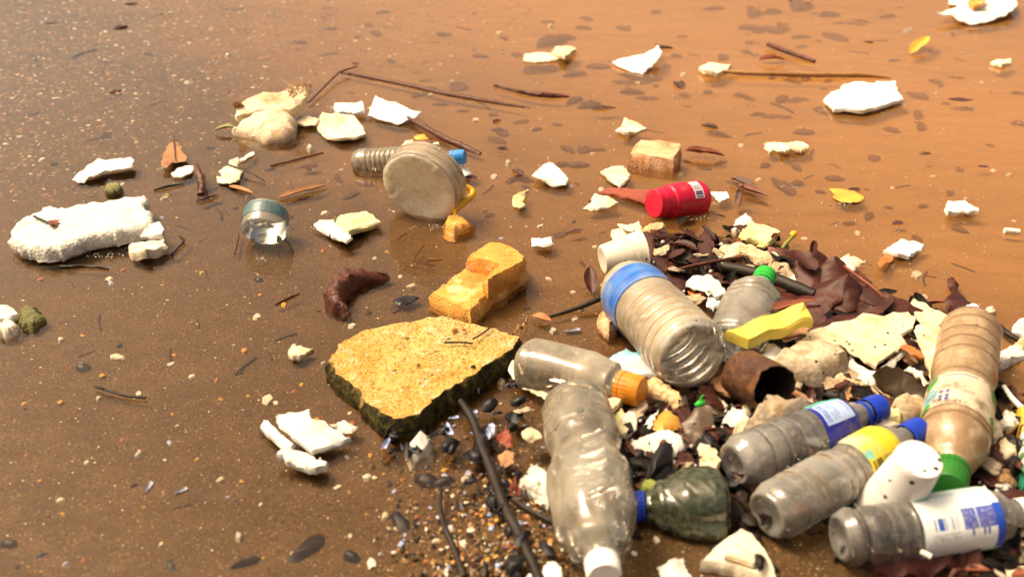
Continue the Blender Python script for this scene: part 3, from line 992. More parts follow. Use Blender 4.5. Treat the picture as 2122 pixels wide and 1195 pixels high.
gx, gy = axis_steps(-1.5, 1.5, 0.013, 120), axis_steps(0.3, 3.2, 0.013, 240)
nx = len(gx)
V = [(x, y, zg(x, y) if abs(x) < 8 and -6 < y < 9 else -0.03) for y in gy for x in gx]
Fc = [(j * nx + i, j * nx + i + 1, (j + 1) * nx + i + 1, (j + 1) * nx + i) for j in range(len(gy) - 1) for i in range(nx - 1)]
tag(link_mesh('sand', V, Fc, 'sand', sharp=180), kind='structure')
Vw = [(x, y, 0) for y in gy[::2] for x in gx[::2]]
nw = len(gx[::2])
Fw = [(j * nw + i, j * nw + i + 1, (j + 1) * nw + i + 1, (j + 1) * nw + i) for j in range(len(gy[::2]) - 1) for i in range(nw - 1)]
wat = tag(link_mesh('water', Vw, Fw, 'water', smooth=False), kind='structure')
at = wat.data.attributes.new('water_depth', 'FLOAT', 'POINT')
at.data.foreach_set('value', [-zg(x, y) if abs(x) < 8 and -6 < y < 9 else .03 for x, y, z in Vw])

# ------------------------------------------------------------------ bottles, cups and jars
CLEAR = [(0, .90), (.03, 1), (.60, 1), (.78, .86), (.86, .45), (.90, .36), (1, .36)]

# large jug lying with its base towards the camera
jug, L, r = bottle('jug', 'big round cloudy plastic jug lying with its ribbed base towards the viewer', 'jug', (868, 393, 86, -0.006), (896, 360, 0.055),
       [(0, .95), (.08, 1), (.75, 1), (.88, .8), (.94, .45), (1, .4)], 'pet_amber', grooves=[(.3, .010, .05), (.6, .010, .05)],
       base_mat='jug_base', dish=.30, dent=0.02, seg=64, cap=(.93, 1, .44, 'plastic_yellow'))
tube('handle', None, None, 'plastic_yellow', [(940, 438, .018, 7), (960, 422, .022, 7), (979, 404, .030, 6.5), (976, 392, .036, 6), (958, 384, .042, 6)], parent=jug)

bottle('plastic_bottle', 'small ribbed clear bottle with sky blue cap lying behind the jug', 'bottle', (738, 338, 29, -0.008), (964, 325, 0.030),
       [(0, .85), (.05, 1), (.5, 1), (.70, .95), (.80, .55), (.86, .42), (1, .42)], 'pet_clear',
       grooves=[(.14 + .045 * i, .10, .010) for i in range(8)], cap=(.875, 1, .52, 'plastic_sky'), dent=.03)

jar, L, r = bottle('glass_jar', 'small clear jar with dark teal label standing alone in the water', 'jar', (545, 484, 46, -0.006), (554, 438, 0.036),
       [(0, .88), (.08, 1), (.8, 1), (1, .96)], 'glass_jar', lab=(.42, .93, 'label_teal'), dent=0.0, petal=3, n=24)

# red pot
root, L, r = bottle('plastic_cup', 'squat bright red plastic pot lying on its side in the water', 'cup', (1452, 410, 37, -.004), (1354, 422, .020),
       [(0, .90), (.07, 1), (.58, .98), (.68, .95), (.72, .84), (.86, .82), (.90, .78), (1, .78)], 'plastic_red', dent=.03, close1=True, dish=.06)
V, Fc, UV = lathe(lambda s: r * 1.03, L * .17, L * .36, 4, 44)
keep = [k for k, q in enumerate(UV) if 0.06 <= q[0][0] < 0.245]
link_mesh('barcode_sticker', V, [Fc[k] for k in keep], 'sticker', parent=root, sharp=180, uvs=[[((a - .06) / .2, b) for a, b in UV[k]] for k in keep])

cup('paper_cup', 'torn cream paper cup lying with its mouth towards the red pot', 'cup', (1248, 538, .030), (1330, 520, .036), 30, 43, 'cup_cream', jagged=0.0, bands=[(.80, .04, .02)], inner='cup_cream', dent=.03)

# 1.5 litre bottle with a blue label
bottle('plastic_bottle', 'largest clear bottle with wide blue band and star ribbed base facing viewer', 'bottle', (1436, 738, 82, .014), (1290, 584, 0.038),
       [(0, .90), (.04, 1.0), (.82, 1.0), (.90, .88), (.95, .5), (.97, .3), (1, .3)], 'pet_amber',
       grooves=[(.10, .035, .010), (.17, .04, .010), (.24, .04, .010), (.31, .04, .010), (.38, .04, .010), (.455, .035, .010)], base_mat='pet_amber',
       lab=(.58, .80, 'label_blue'), petal=8, dish=.5, dent=.02, seg=64, cap=(.97, 1, .32, 'plastic_blue'))

bottle('plastic_bottle', 'clear crumpled bottle with bright green cap beside the dark leaves', 'bottle', (1520, 716, 62, .0), (1588, 566, 0.062),
       [(0, .9), (.05, 1), (.45, 1), (.62, .96), (.76, .60), (.84, .34), (1, .34)], 'pet_haze', dent=.10, cap=(.86, 1, .40, 'plastic_green'), grooves=[(.50, .04, .015), (.57, .04, .015)],
       ring=(.82, .84, .42, 'plastic_green'))

bottle('juice_bottle', 'cloudy square shouldered bottle with orange cap beside the yellow slab', 'bottle', (1090, 752, 55, .0), (1330, 812, 0.030),
       [(0, .90), (.04, 1), (.55, .98), (.76, .80), (.80, .56), (1, .56)], 'pet_milky', dent=.03, cap=(.81, 1, .58, 'plastic_orange'), square=0.18)

bottle('plastic_bottle', 'big pinched clear bottle with white cap pointing at the viewer', 'bottle', (1193, 838, 72, .0), (1253, 1196, 0.050),
       [(0, .82), (.05, 1), (.28, 1.02), (.37, .84), (.42, .90), (.50, 1.08), (.72, 1.02), (.86, .72), (.92, .36), (1, .36)], 'pet_clear',
       grooves=[(.09, .035, .007), (.16, .035, .007), (.23, .035, .007), (.30, .03, .007), (.40, .05, .008), (.44, .04, .006)], dent=.11, cap=(.93, 1, .40, 'plastic_white'), seg=56)

bottle('plastic_bottle', 'grey clear bottle with dark blue label and blue cap', 'bottle', (1522, 962, 58, .0), (1826, 842, 0.040),
       [(0, .80), (.06, .98), (.2, 1), (.62, .98), (.70, .92), (.80, .60), (.85, .44), (1, .44)], 'pet_grey',
       grooves=[(.16, .06, .008), (.26, .06, .008), (.36, .06, .008), (.45, .05, .008)], lab=(.50, .73, 'label_panel'), dent=.07, cap=(.89, 1, .54, 'plastic_blue'), ring=(.855, .87, .52, 'plastic_blue'))

bottle('plastic_bottle', 'dirty ribbed bottle with yellow barcode label and blue cap', 'bottle', (1592, 1066, 62, .0), (1908, 888, 0.042),
       [(0, .84), (.06, 1), (.40, 1.0), (.48, .90), (.56, .98), (.70, .96), (.80, .70), (.86, .42), (1, .42)], 'pet_haze',
       grooves=[(.12, .05, .008), (.18, .05, .008), (.24, .04, .008), (.38, .06, .01), (.43, .06, .01), (.48, .06, .01)], lab=(.52, .74, 'label_yellow'), dent=.05, cap=(.885, 1, .50, 'plastic_blue'))

bottle('plastic_bottle', 'grey bottle with white and blue barcode label and white cap', 'bottle', (1742, 1114, 60, .0), (2150, 1056, 0.036),
       [(0, .84), (.05, 1), (.10, .92), (.14, .98), (.28, .97), (.33, 1.06), (.72, 1.06), (.80, .86), (.86, .50), (.89, .44), (1, .44)], 'pet_grey',
       grooves=[(.085, .06, .012), (.20, .03, .008), (.25, .03, .008), (.31, .05, .008)], lab=(.335, .735, 'label_white'), dent=.025, cap=(.89, 1, .50, 'plastic_white'))

bottle('plastic_bottle', 'mud coated brown bottle with green cap and spotted label', 'bottle', (2012, 678, 58, .010), (1962, 1012, 0.034),
       [(0, .86), (.05, 1.02), (.35, 1.0), (.42, .90), (.48, .97), (.52, 1.0), (.70, 1.0), (.76, .98), (.86, .70), (.90, .50), (1, .5)], 'pet_mud',
       grooves=[(.09, .05, .008), (.17, .05, .007), (.24, .05, .007), (.31, .05, .007), (.45, .05, .01), (.73, .05, .01)], lab=(.50, .70, 'label_cream'), dent=.04, cap=(.90, 1, .56, 'plastic_darkgreen'))

def crush(x, y, s):
    a = math.atan2(y, x)
    rr = math.hypot(x, y)
    up = abs(a - math.pi / 2)
    if up < 1.5 and .01 < s < .075:                               # chevron ribs pressed into the upper side
        ph = s / .019 + up * 1.1
        rr *= 1 - .035 * math.exp(-((ph - round(ph)) / .08) ** 2)
    rr *= 1 - .30 * math.exp(-((a + 2.75) / .32) ** 2) * math.exp(-((s - .045) / .03) ** 2)      # deep fold low on the near side
    rr *= 1 - .22 * math.exp(-((a - .25) / .5) ** 2)
    rr *= 1 + .10 * math.exp(-((a - 2.5) / .5) ** 2)
    return rr * math.cos(a), rr * math.sin(a) * .80
bottle('crushed_bottle', 'crushed dark green bottle with blue cap near the bottom', 'bottle', (1504, 1046, 84, -.018), (1304, 1048, 0.022),
       [(0, .70), (.06, .92), (.16, 1.0), (.40, .94), (.66, .66), (.82, .42), (.86, .32), (1, .32)], 'pet_green', dent=.06, cap=(.85, 1, .38, 'plastic_blue'), squash=crush, n=120, seg=72, dish=.5)

cup('foam_cup', 'white foam cup standing upside down among the bottles', 'cup', (1906, 950, .092), (1834, 1054, .018), 47, 60, 'cup_dirty', dent=.01, rim=True, bands=[(.03, .03, .02)])

cup('rusty_tin', 'dark brown rusty tin with its black mouth open to the right', 'tin', (1540, 777, .036), (1606, 806, .052), 54, 52, 'tin_brown', inner='tin_inside', rim=False, dent=.09, jagged=.10)

# ------------------------------------------------------------------ large blocks
slab('foam_slab', 'big ochre yellow slab with dark mossy edges at the centre', 'slab', 'slab_ochre',
     [(676, 742, .018), (684, 728, .018), (700, 712, .019), (730, 692, .021), (762, 680, .022), (800, 668, .024), (850, 662, .026), (905, 656, .028), (928, 652, .029), (950, 660, .029), (975, 666, .029), (1020, 676, .028), (1060, 690, .027), (1084, 696, .027),
      (1080, 712, .026), (1046, 740, .025), (1000, 768, .024), (962, 794, .023), (925, 815, .022), (898, 836, .021), (866, 862, .020), (838, 874, .019), (812, 872, .019), (790, 860, .018), (760, 838, .018), (735, 812, .018), (708, 790, .018), (690, 772, .018)],
     floor=-0.012, noise=0.0022, bevel=.004, jag=.003, res=.006, freq=60)

blk = empty('orange_block', P(990, 620, -0.008), None, 'orange stepped block of foam standing above the yellow slab', 'block')
slab('lower_step', None, None, 'stone_orange', [(890, 604), (930, 574), (968, 546), (985, 534), (1016, 512), (1060, 512), (1088, 536), (1092, 556), (1062, 578), (1030, 600), (1005, 618), (992, 634), (975, 648), (940, 632), (910, 616)], h=.020, floor=-.011, noise=.0024, bevel=.005, jag=.0016, freq=80, parent=blk)
slab('upper_step', None, None, 'stone_orange', [(966, 532), (985, 516), (1012, 499), (1040, 500), (1066, 510), (1090, 530), (1091, 540), (1066, 552), (1040, 566), (1010, 584), (1000, 578), (1012, 562), (1030, 548), (1000, 540)], h=.040, floor=.010, noise=.0020, bevel=.004, jag=.0012, freq=80, parent=blk)

lump('rust_block', 'squared cream and rust stone block standing near the red pot', 'block', 'stone_rust', [(1303, 318, .026), (1312, 302, .034), (1326, 288, .037), (1370, 290, .037), (1413, 297, .037), (1411, 312, .032), (1396, 332, .025), (1350, 326, .025)], .030, floor=-.02, bevel=.003, noise=.0012)
lump('foam_board', 'long rough white foam board floating at the left', 'foam', 'foam_bead', [(18, 490), (26, 466), (45, 452), (72, 438), (100, 430), (135, 428), (180, 420), (225, 414), (262, 408), (304, 403), (306, 414), (298, 424), (314, 436), (319, 448), (308, 466), (262, 474), (236, 482), (196, 486), (160, 498), (128, 510), (95, 514), (60, 510), (34, 504)], .024, floor=.0, noise=.003, bevel=.005, jag=.0025, res=.006, freq=70)
slab('foam_chip', 'small white foam offcut behind the long foam board', 'foam', 'foam_white', [(76, 446), (88, 430), (104, 426), (130, 434), (128, 444), (100, 448)], h=.020, thick=.012)
lump('bone_rock', 'bulbous bone white rock below the foam with bristly end', 'rock', 'rock_bone', [(474, 262, .018), (500, 244, .03), (530, 226, .042), (560, 220, .046), (596, 222, .044), (612, 240, .036), (608, 262, .026), (590, 276, .02), (556, 280, .018), (520, 272, .015), (490, 270, .012)], .03, floor=-.012, noise=.003, bevel=.009, bulge=.010)
tuft = empty('bristly_foam', P(560, 240, 0.0), None, 'jagged foam piece with bristly root fibres lying on the bone white rock', 'foam')
slab('foam_plate', None, None, 'foam_stained', [(490, 240, .04), (492, 216, .05), (512, 204, .055), (545, 192, .058), (580, 190, .06), (606, 178, .064), (632, 180, .06), (636, 200, .052), (622, 216, .048), (600, 228, .046), (570, 224, .048), (540, 228, .046), (515, 236, .042)], thick=.016, noise=.003, jag=.002, parent=tuft)
for k in range(34):
    a = random.uniform(0, 1)
    x0, y0 = 596 + 40 * a + random.uniform(-6, 6), 190 + random.uniform(-6, 16)
    tube('fibre', None, None, 'fibre', [(x0, y0, .055, .9), (x0 + random.uniform(-8, 12), y0 - random.uniform(4, 14), .066, .8), (x0 + random.uniform(-14, 22), y0 - random.uniform(8, 26), .070, .5)], parent=tuft, seg=4, k=3)
leaf('dead_leaf', 'olive pointed leaf tip sticking out under the bone white rock', 'leaf', 'leaf_green', (484, 262, .012), (443, 270, .006), 16, fold=.4)
leaf('dead_leaf', 'brown leaf propped behind the bone white rock', 'leaf', 'leaf_tan', (500, 236, .02), (484, 212, .05), 26, fold=.3)

# curved driftwood
lump('driftwood', 'curved reddish brown piece of driftwood arched in the water', 'driftwood', 'wood_brown', [(672, 612, .016), (674, 588, .022), (688, 566, .024), (714, 552, .024), (742, 549, .022), (774, 557, .014), (806, 564, .006), (802, 572, .004), (774, 572, .010), (746, 572, .016), (722, 586, .018), (711, 604, .018), (713, 624, .014), (724, 642, .006), (718, 650, .002), (702, 640, .006), (684, 628, .012)], .02, raw=True, floor=-.012, noise=.003, bevel=.005, jag=.0012, res=.0035, freq=85, ctrl=[(690, 600, .034), (700, 576, .036), (730, 562, .032), (697, 622, .026)])

# ------------------------------------------------------------------ flat litter, traced one by one
def S(name, label, cat, mat, poly, h=.006, thick=.005, **kw):
    kw.setdefault('noise', .0014); kw.setdefault('jag', .0017)
    if all(len(q) == 2 for q in poly) and len(poly) > 4:
        r_ = random.Random(label)
        mx, my = sum(q[0] for q in poly) / len(poly), sum(q[1] for q in poly) / len(poly)
        ph, ph2 = r_.uniform(0, 6.28), r_.uniform(0, 6.28)
        hh = []
        for q in poly:
            an = math.atan2(q[1] - my, q[0] - mx)
            hh.append((q[0], q[1], max(.001, h + min(.005, h * .5) * (.6 * math.sin(an + ph) + .7 * math.sin(2 * an + ph2)))))
        poly = hh
        kw.setdefault('raw', True)
    return slab(name, label, cat, mat, poly, h, thick, **kw)
FO = 'foam'
S('foam_strip', 'white folded foam strip left of the tan leaf', FO, 'foam_clean', [(152, 370, .003), (163, 356, .008), (182, 340, .014), (203, 327, .016), (222, 331, .014), (246, 328, .012), (272, 325, .012), (279, 333, .012), (272, 346, .012), (245, 350, .011), (220, 352, .010), (204, 360, .013), (186, 364, .010), (174, 378, .003), (158, 376, .003)], thick=.004, res=.004)
lf = S('dead_leaf', 'tan heart shaped leaf floating left of the bone white rock', 'leaf', 'leaf_tan', [(334, 334), (336, 322), (344, 306), (354, 296), (362, 292), (372, 298), (378, 310), (382, 322), (387, 328), (384, 335), (370, 336), (354, 339), (341, 346)], h=.008, thick=.0012, noise=.003)
tube('stem', None, None, 'wood_brown', [(363, 330, .010, 1.2), (361, 300, .011, 1.4), (358, 278, .008, 1.2)], parent=lf, seg=5)
S('foam_shard', 'pointed white foam shard just below the tan leaf', FO, 'foam_clean', [(354, 358), (364, 350), (380, 344), (401, 342), (402, 347), (396, 354), (386, 360), (372, 366), (362, 364)])
tube('bark_stick', 'reddish bark stick standing in water near the tan leaf', 'stick', 'wood_brown', [(406, 341, .016, 5), (411, 356, .016, 7), (417, 370, .012, 9), (419, 385, .006, 8), (417, 404, -.002, 8)], rough=.3)
S('foam_scrap', 'torn cream scrap with a black twig across it', FO, 'foam_cream', [(450, 377), (449, 366), (459, 366), (453, 353), (470, 345), (473, 333), (495, 324), (493, 342), (503, 350), (499, 360), (496, 372), (476, 378), (462, 377)], h=.006, thick=.004)
tube('twig', 'black twig lying across the torn cream scrap', 'twig', 'wood_dark', [(472, 341, .009, 1.8), (506, 352, .009, 2), (530, 364, .006, 1.7), (549, 376, .003, 1.2)], seg=6)
S('foam_scrap', 'thin crinkled white scrap above the torn cream scrap', FO, 'foam_white', [(496, 330), (508, 324), (518, 316), (528, 313), (526, 322), (512, 327), (500, 334)], h=.004, thick=.003)
lump('snail_stone', 'small speckled cone shell below the white folded strip', 'shell', 'stone_mossy', [(212, 387), (222, 379), (236, 377), (254, 382), (246, 389), (234, 393), (220, 392)], .010, noise=.002, bevel=.003, floor=-.008)
S('foam_piece', 'curled white foam piece against right end of the long foam board', FO, 'foam_white', [(253, 484, .014), (256, 470, .024), (262, 460, .028), (300, 462, .026), (332, 458, .024), (342, 474, .020), (336, 486, .016), (312, 490, .013), (290, 486, .012), (272, 478, .016)], thick=.008, res=.004)
S('foam_piece', 'brown edged white foam block below the curled white foam piece', FO, 'foam_cream', [(264, 510), (272, 502), (300, 499), (340, 494), (344, 508), (332, 514), (300, 519), (272, 524)], h=.014, thick=.014)
S('foam_piece', 'white foam piece cut by the left edge of the photograph', FO, 'foam_white', [(-26, 650), (-20, 632), (8, 629), (22, 634), (38, 648), (20, 657), (-4, 662)], h=.012, thick=.010)
lump('cream_stone', 'rounded cream stone at the left edge below white foam', 'stone', 'foam_cream', [(-12, 668), (-4, 660), (18, 656), (34, 664), (32, 676), (14, 682), (-8, 680)], .012, floor=-.01)
lump('mossy_stone', 'fuzzy olive mossy stone near the left edge', 'stone', 'stone_mossy', [(34, 655), (40, 634), (58, 630), (78, 632), (84, 648), (78, 664), (60, 670), (42, 668)], .010, floor=-.01, noise=.004)
S('foam_scrap', 'ragged white foam scrap left of the jug', FO, 'foam_white', [(652, 464), (662, 456), (690, 452), (694, 462), (718, 470), (730, 492), (716, 500), (690, 492), (672, 482), (662, 474)], h=.010, thick=.005, jag=.002, res=.003)
S('foam_scrap', 'greenish yellow foam scrap left of the jug', FO, 'foam_green', [(693, 456), (704, 444), (736, 440), (762, 437), (776, 446), (790, 458), (764, 466), (738, 474), (722, 478), (704, 468)], h=.012, thick=.009, jag=.002)
lump('orange_stone', 'small pitted orange stone touching the lower right of the jug', 'stone', 'stone_orange', [(914, 462), (924, 446), (942, 438), (962, 444), (978, 458), (962, 466), (940, 470)], .016, floor=-.01, noise=.004, res=.003)
S('foam_scrap', 'cream scrap lying right of the yellow handled jug', FO, 'foam_green', [(1062, 425), (1064, 404), (1076, 397), (1091, 393), (1087, 408), (1082, 416), (1090, 424), (1076, 431)], h=.008, thick=.003)
S('foam_shard', 'small white ridged foam shard above the orange stepped block', FO, 'foam_clean', [(1102, 506), (1100, 491), (1122, 493), (1144, 489), (1147, 502), (1128, 508)], h=.008, thick=.005)
S('foam_sheet', 'white rectangular foam sheet above the jug', FO, 'foam_clean', [(762, 238, .008), (772, 214, .016), (777, 197, .022), (820, 212, .02), (876, 232, .014), (850, 246, .008), (825, 257, .004), (792, 248, .006)], thick=.003)
S('foam_piece', 'short white foam bar between bristly foam and white sheet', FO, 'foam_clean', [(692, 226), (692, 213), (722, 213), (752, 210), (757, 228), (728, 232), (702, 232)], h=.014, thick=.008)
S('foam_piece', 'wide cream foam plate right of the bone white rock', FO, 'foam_cream', [(655, 264), (662, 240), (668, 232), (704, 235), (736, 240), (752, 262), (758, 276), (740, 284), (704, 286), (678, 285), (668, 278)], h=.010, thick=.006)
S('foam_scrap', 'small cream scrap touching the right of the bone white rock', FO, 'foam_cream', [(612, 254), (618, 240), (650, 242), (662, 246), (652, 256), (632, 258)], h=.008, thick=.005)
S('foam_piece', 'cream foam with white notch behind the ribbed bottle', FO, 'foam_cream', [(830, 300), (842, 290), (880, 290), (912, 293), (908, 300), (880, 305), (850, 306)], h=.010, thick=.006)
S('leaf_litter_piece', 'dark brown bark flake on cream foam behind the ribbed bottle', 'bark', 'leaf_red', [(842, 296), (856, 287), (884, 290), (910, 292), (886, 297), (862, 298)], h=.013, thick=.002)
S('dead_leaf', 'yellow green leaf scrap behind the ribbed bottle', 'leaf', 'leaf_yellow', [(858, 286), (866, 279), (880, 279), (890, 286), (876, 290), (864, 290)], h=.015, thick=.0012)
S('foam_scrap', 'white foam scrap beside the sky blue cap', FO, 'foam_clean', [(950, 358), (956, 342), (966, 344), (978, 358), (966, 362)], h=.010, thick=.004)
S('foam_shard', 'five sided white foam shard floating left of rust block', FO, 'foam_clean', [(1102, 362), (1118, 346), (1138, 333), (1162, 350), (1178, 370), (1172, 380), (1146, 384), (1120, 370)], h=.008, thick=.005)
S('foam_shard', 'white foam triangle touching the lower left of rust block', FO, 'foam_cream', [(1244, 354), (1262, 345), (1292, 343), (1308, 362), (1300, 372), (1286, 386), (1266, 372)], h=.008, thick=.006)
S('foam_shard', 'brown edged white foam wedge left of the red plank', FO, 'foam_cream', [(1208, 430, .004), (1222, 420, .008), (1232, 400, .014), (1262, 406, .012), (1284, 418, .008), (1262, 430, .005), (1226, 434, .004)], thick=.005)
S('red_plank', 'flat dull red plank lying against the red pot', 'plank', 'brick_red', [(1238, 398), (1262, 388), (1300, 389), (1352, 394), (1354, 416), (1336, 418), (1318, 412), (1276, 404)], h=.008, thick=.006)
S('foam_shard', 'small white foam triangle right of the red pot', FO, 'foam_clean', [(1470, 397), (1506, 396), (1512, 408), (1502, 414), (1494, 418)], h=.006, thick=.004)
lump('white_pebble', 'rounded white foam pebble above the yellow foam piece', FO, 'foam_white', [(1519, 464), (1522, 450), (1544, 440), (1562, 448), (1564, 456), (1544, 466), (1528, 472)], .012, floor=-.004)
S('foam_piece', 'bright yellow rimmed foam piece below the white pebble', FO, 'foam_yellow', [(1532, 488), (1540, 474), (1552, 460), (1582, 464), (1617, 478), (1610, 490), (1592, 502), (1570, 496), (1548, 494)], h=.014, thick=.008)
S('foam_piece', 'pale yellow foam strip under the yellow rimmed piece', FO, 'foam_yellow', [(1548, 500), (1556, 492), (1590, 500), (1582, 510), (1562, 508)], h=.007, thick=.005)
S('foam_crust', 'curved cream foam crust above the green capped bottle', FO, 'foam_stained', [(1472, 522, .020), (1478, 514, .028), (1500, 505, .034), (1530, 500, .036), (1560, 506, .036), (1596, 520, .034), (1607, 534, .026), (1600, 550, .014), (1588, 556, .010), (1570, 544, .020), (1552, 530, .030), (1532, 526, .030), (1510, 532, .022), (1494, 534, .014)], thick=.006, res=.004)
S('foam_scrap', 'cream foam scrap right of the curved cream crust', FO, 'foam_cream', [(1590, 530), (1596, 518), (1610, 520), (1616, 530), (1604, 540)], h=.012, thick=.008)
S('foam_piece', 'brown edged foam plate above the paper cup', FO, 'foam_cream', [(1268, 486), (1266, 476), (1284, 472), (1310, 475), (1328, 486), (1316, 496), (1300, 502), (1282, 504), (1274, 496)], h=.010, thick=.006)
S('foam_piece', 'thin curled foam flake above the brown edged plate', FO, 'foam_cream', [(1280, 462), (1300, 464), (1326, 457), (1332, 470), (1328, 478), (1310, 478), (1296, 472)], h=.016, thick=.004)
lump('tan_stone', 'lumpy tan stone between foam flake and red pot', 'stone', 'stone_rust', [(1334, 470), (1342, 460), (1358, 455), (1380, 460), (1382, 468), (1368, 476), (1346, 478)], .016, floor=-.006, noise=.004, res=.003)
# far water
S('foam_sheet', 'large bright white foam sheet at the upper right', FO, 'foam_clean', [(1708, 204), (1722, 190), (1742, 184), (1746, 174), (1792, 170), (1812, 173), (1816, 168), (1856, 168), (1862, 190), (1872, 204), (1838, 216), (1790, 228), (1760, 224), (1728, 226)], h=.012, thick=.008, jag=.002)
S('foam_sheet', 'white boat shaped foam sheet with a raised right tip', FO, 'foam_clean', [(1268, 128, .008), (1290, 120, .008), (1306, 118, .010), (1318, 114, .012), (1334, 112, .014), (1346, 104, .022), (1364, 93, .034), (1373, 106, .03), (1362, 124, .02), (1348, 138, .01), (1332, 152, .004), (1310, 148, .004), (1286, 138, .006)], thick=.005)
S('foam_sheet', 'flat cream foam strip far behind in the water', FO, 'foam_cream', [(1085, 126), (1088, 111), (1120, 108), (1160, 110), (1176, 118), (1150, 124), (1112, 127)], h=.008, thick=.006)
S('foam_piece', 'small tan foam piece on the flat cream strip', FO, 'foam_stained', [(1142, 108), (1152, 96), (1172, 94), (1196, 100), (1184, 108), (1170, 117), (1154, 113)], h=.016, thick=.008)
S('foam_shard', 'cream foam shard at the left end of bamboo cane', FO, 'foam_cream', [(1448, 138), (1468, 130), (1516, 133), (1508, 144), (1488, 152), (1474, 147), (1458, 146)], h=.014, thick=.010)
ts = S('foam_sheet', 'white curled sheet at the top right corner', FO, 'foam_clean', [(1938, 28, .03), (1964, 20, .03), (1986, 12, .03), (1966, 6, .012), (1968, -8, .010), (2010, -16, .01), (2060, -20, .02), (2100, -14, .03), (2110, 8, .03), (2098, 22, .025), (2076, 34, .015), (2044, 46, .008), (2014, 50, .006), (1990, 42, .015), (1970, 30, .028)], thick=.004)
S('foam_piece', 'golden brown scrap sitting on the curled corner sheet', FO, 'stone_orange', [(2006, 2), (2016, -8), (2044, -10), (2040, 4), (2028, 10), (2018, 14)], h=.04, thick=.010)
S('foam_shard', 'small white foam bar at the far right edge', FO, 'foam_cream', [(2052, 129), (2062, 123), (2094, 121), (2097, 130), (2076, 134)], h=.010, thick=.008)
S('foam_scrap', 'small cream speckled triangle above the rust block', FO, 'foam_cream', [(1276, 270), (1288, 260), (1294, 243), (1314, 250), (1342, 266), (1324, 272), (1302, 275)], h=.010, thick=.006)
S('foam_scrap', 'ragged cream strip right of the rust block', FO, 'foam_cream', [(1586, 306), (1584, 296), (1606, 293), (1634, 295), (1652, 291), (1672, 297), (1678, 304), (1660, 312), (1640, 308), (1626, 310), (1608, 308), (1594, 312)], h=.010, thick=.006, jag=.003, res=.003)
S('dead_leaf', 'mustard yellow leaf floating with foam bubbles at the right', 'leaf', 'leaf_yellow', [(1720, 391), (1746, 390), (1772, 396), (1790, 406), (1786, 416), (1764, 420), (1744, 418), (1730, 412)], h=.004, thick=.0012)
S('foam_shard', 'white foam shard alone near the right edge', FO, 'foam_clean', [(1957, 428), (1964, 416), (2000, 414), (2014, 424), (2030, 430), (2028, 437), (2004, 438), (1980, 440), (1962, 440)], h=.010, thick=.006)
S('foam_shard', 'white diamond shaped foam tile at the right', FO, 'foam_clean', [(1829, 518), (1848, 506), (1866, 494), (1892, 499), (1917, 504), (1908, 518), (1888, 530), (1862, 526)], h=.010, thick=.006)
S('dead_leaf', 'orange tan leaf tip beside the white diamond tile', 'leaf', 'leaf_orange', [(1821, 550), (1824, 536), (1836, 524), (1848, 523), (1853, 530), (1846, 540), (1834, 546), (1828, 553)], h=.006, thick=.0015)
S('foam_scrap', 'cream folded scrap right of the dark leaf cluster', FO, 'foam_cream', [(1738, 540), (1748, 530), (1758, 524), (1776, 532), (1796, 540), (1780, 548), (1768, 558), (1750, 550)], h=.010, thick=.005)
tube('foam_roll', 'tiny white cylinder at the far right edge', FO, 'foam_white', [(2081, 478, .003, 6.5), (2112, 480, .003, 6.5)], seg=10)
tube('bamboo_cane', 'long tan bamboo cane floating behind the white sheet', 'cane', 'wood_tan', [(1496, 148, .006, 3.5), (1560, 152, .006, 4.5), (1640, 154, .006, 5), (1720, 155, .006, 5), (1790, 156, .004, 4.5), (1845, 162, .0, 2)], seg=8, nodes=.2)
tube('stick', 'grey brown stick pointing at the bamboo cane', 'stick', 'wood_brown', [(1592, 92, .010, 5), (1640, 110, .008, 5), (1688, 127, .004, 4)])
lf = leaf('dead_leaf', 'yellow leaf standing in water near the top right', 'leaf', 'leaf_yellow', (1886, 112, .002), (1926, 76, .022), 26)
leaf('dead_leaf', 'dark red leaf beside the grey brown stick', 'leaf', 'leaf_red', (1572, 126, .006), (1628, 124, .006), 20, arch=.06)
tube('branch', 'long thin brown branch lying behind the white rectangular sheet', 'branch', 'wood_brown', [(704, 150, .0, 3), (760, 160, .001, 4.5), (840, 176, .001, 5), (920, 194, .001, 5), (1010, 210, .001, 5), (1085, 222, .0, 3)], seg=7)
tube('twig', 'bent twig rising from water above the bristly foam', 'twig', 'wood_brown', [(640, 212, .006, 2), (664, 188, .008, 2), (690, 162, .010, 2), (706, 149, .012, 2.2), (740, 138, .010, 1.5)], seg=6)
tube('branch', 'smooth dark branch running from white sheet towards right', 'branch', 'wood_brown', [(845, 244, .008, 4), (880, 264, .008, 6), (920, 286, .006, 7), (960, 304, .002, 7), (995, 320, -.002, 5)], seg=8)
tube('twig', 'thin reed with a dark seed head in the middle water', 'twig', 'wood_brown', [(1024, 176, .004, 3), (1060, 186, .004, 3), (1100, 194, .004, 5), (1140, 198, .003, 6), (1180, 200, .002, 2)], seg=6)
leaf('dead_leaf', 'dark brown boat shaped leaf right of the rust block', 'leaf', 'leaf_red', (1420, 312, .01), (1502, 322, .006), 22, fold=.5)
leaf('dead_leaf', 'dark curled leaf above the reddish leaf right of the pot', 'leaf', 'leaf_dark', (1516, 370, .006), (1570, 392, .006), 20, fold=.5)
leaf('dead_leaf', 'reddish rolled leaf right of the red pot', 'leaf', 'leaf_red', (1524, 386, .006), (1590, 406, .005), 18, fold=.4, curl=.5)
leaf('dead_leaf', 'red brown oval leaf floating left of the jug', 'leaf', 'leaf_tan', (576, 410, .003), (676, 384, .003), 22, fold=.3)
leaf('dead_leaf', 'orange leaf floating below the black twig', 'leaf', 'leaf_orange', (474, 386, .001), (524, 400, .001), 14)
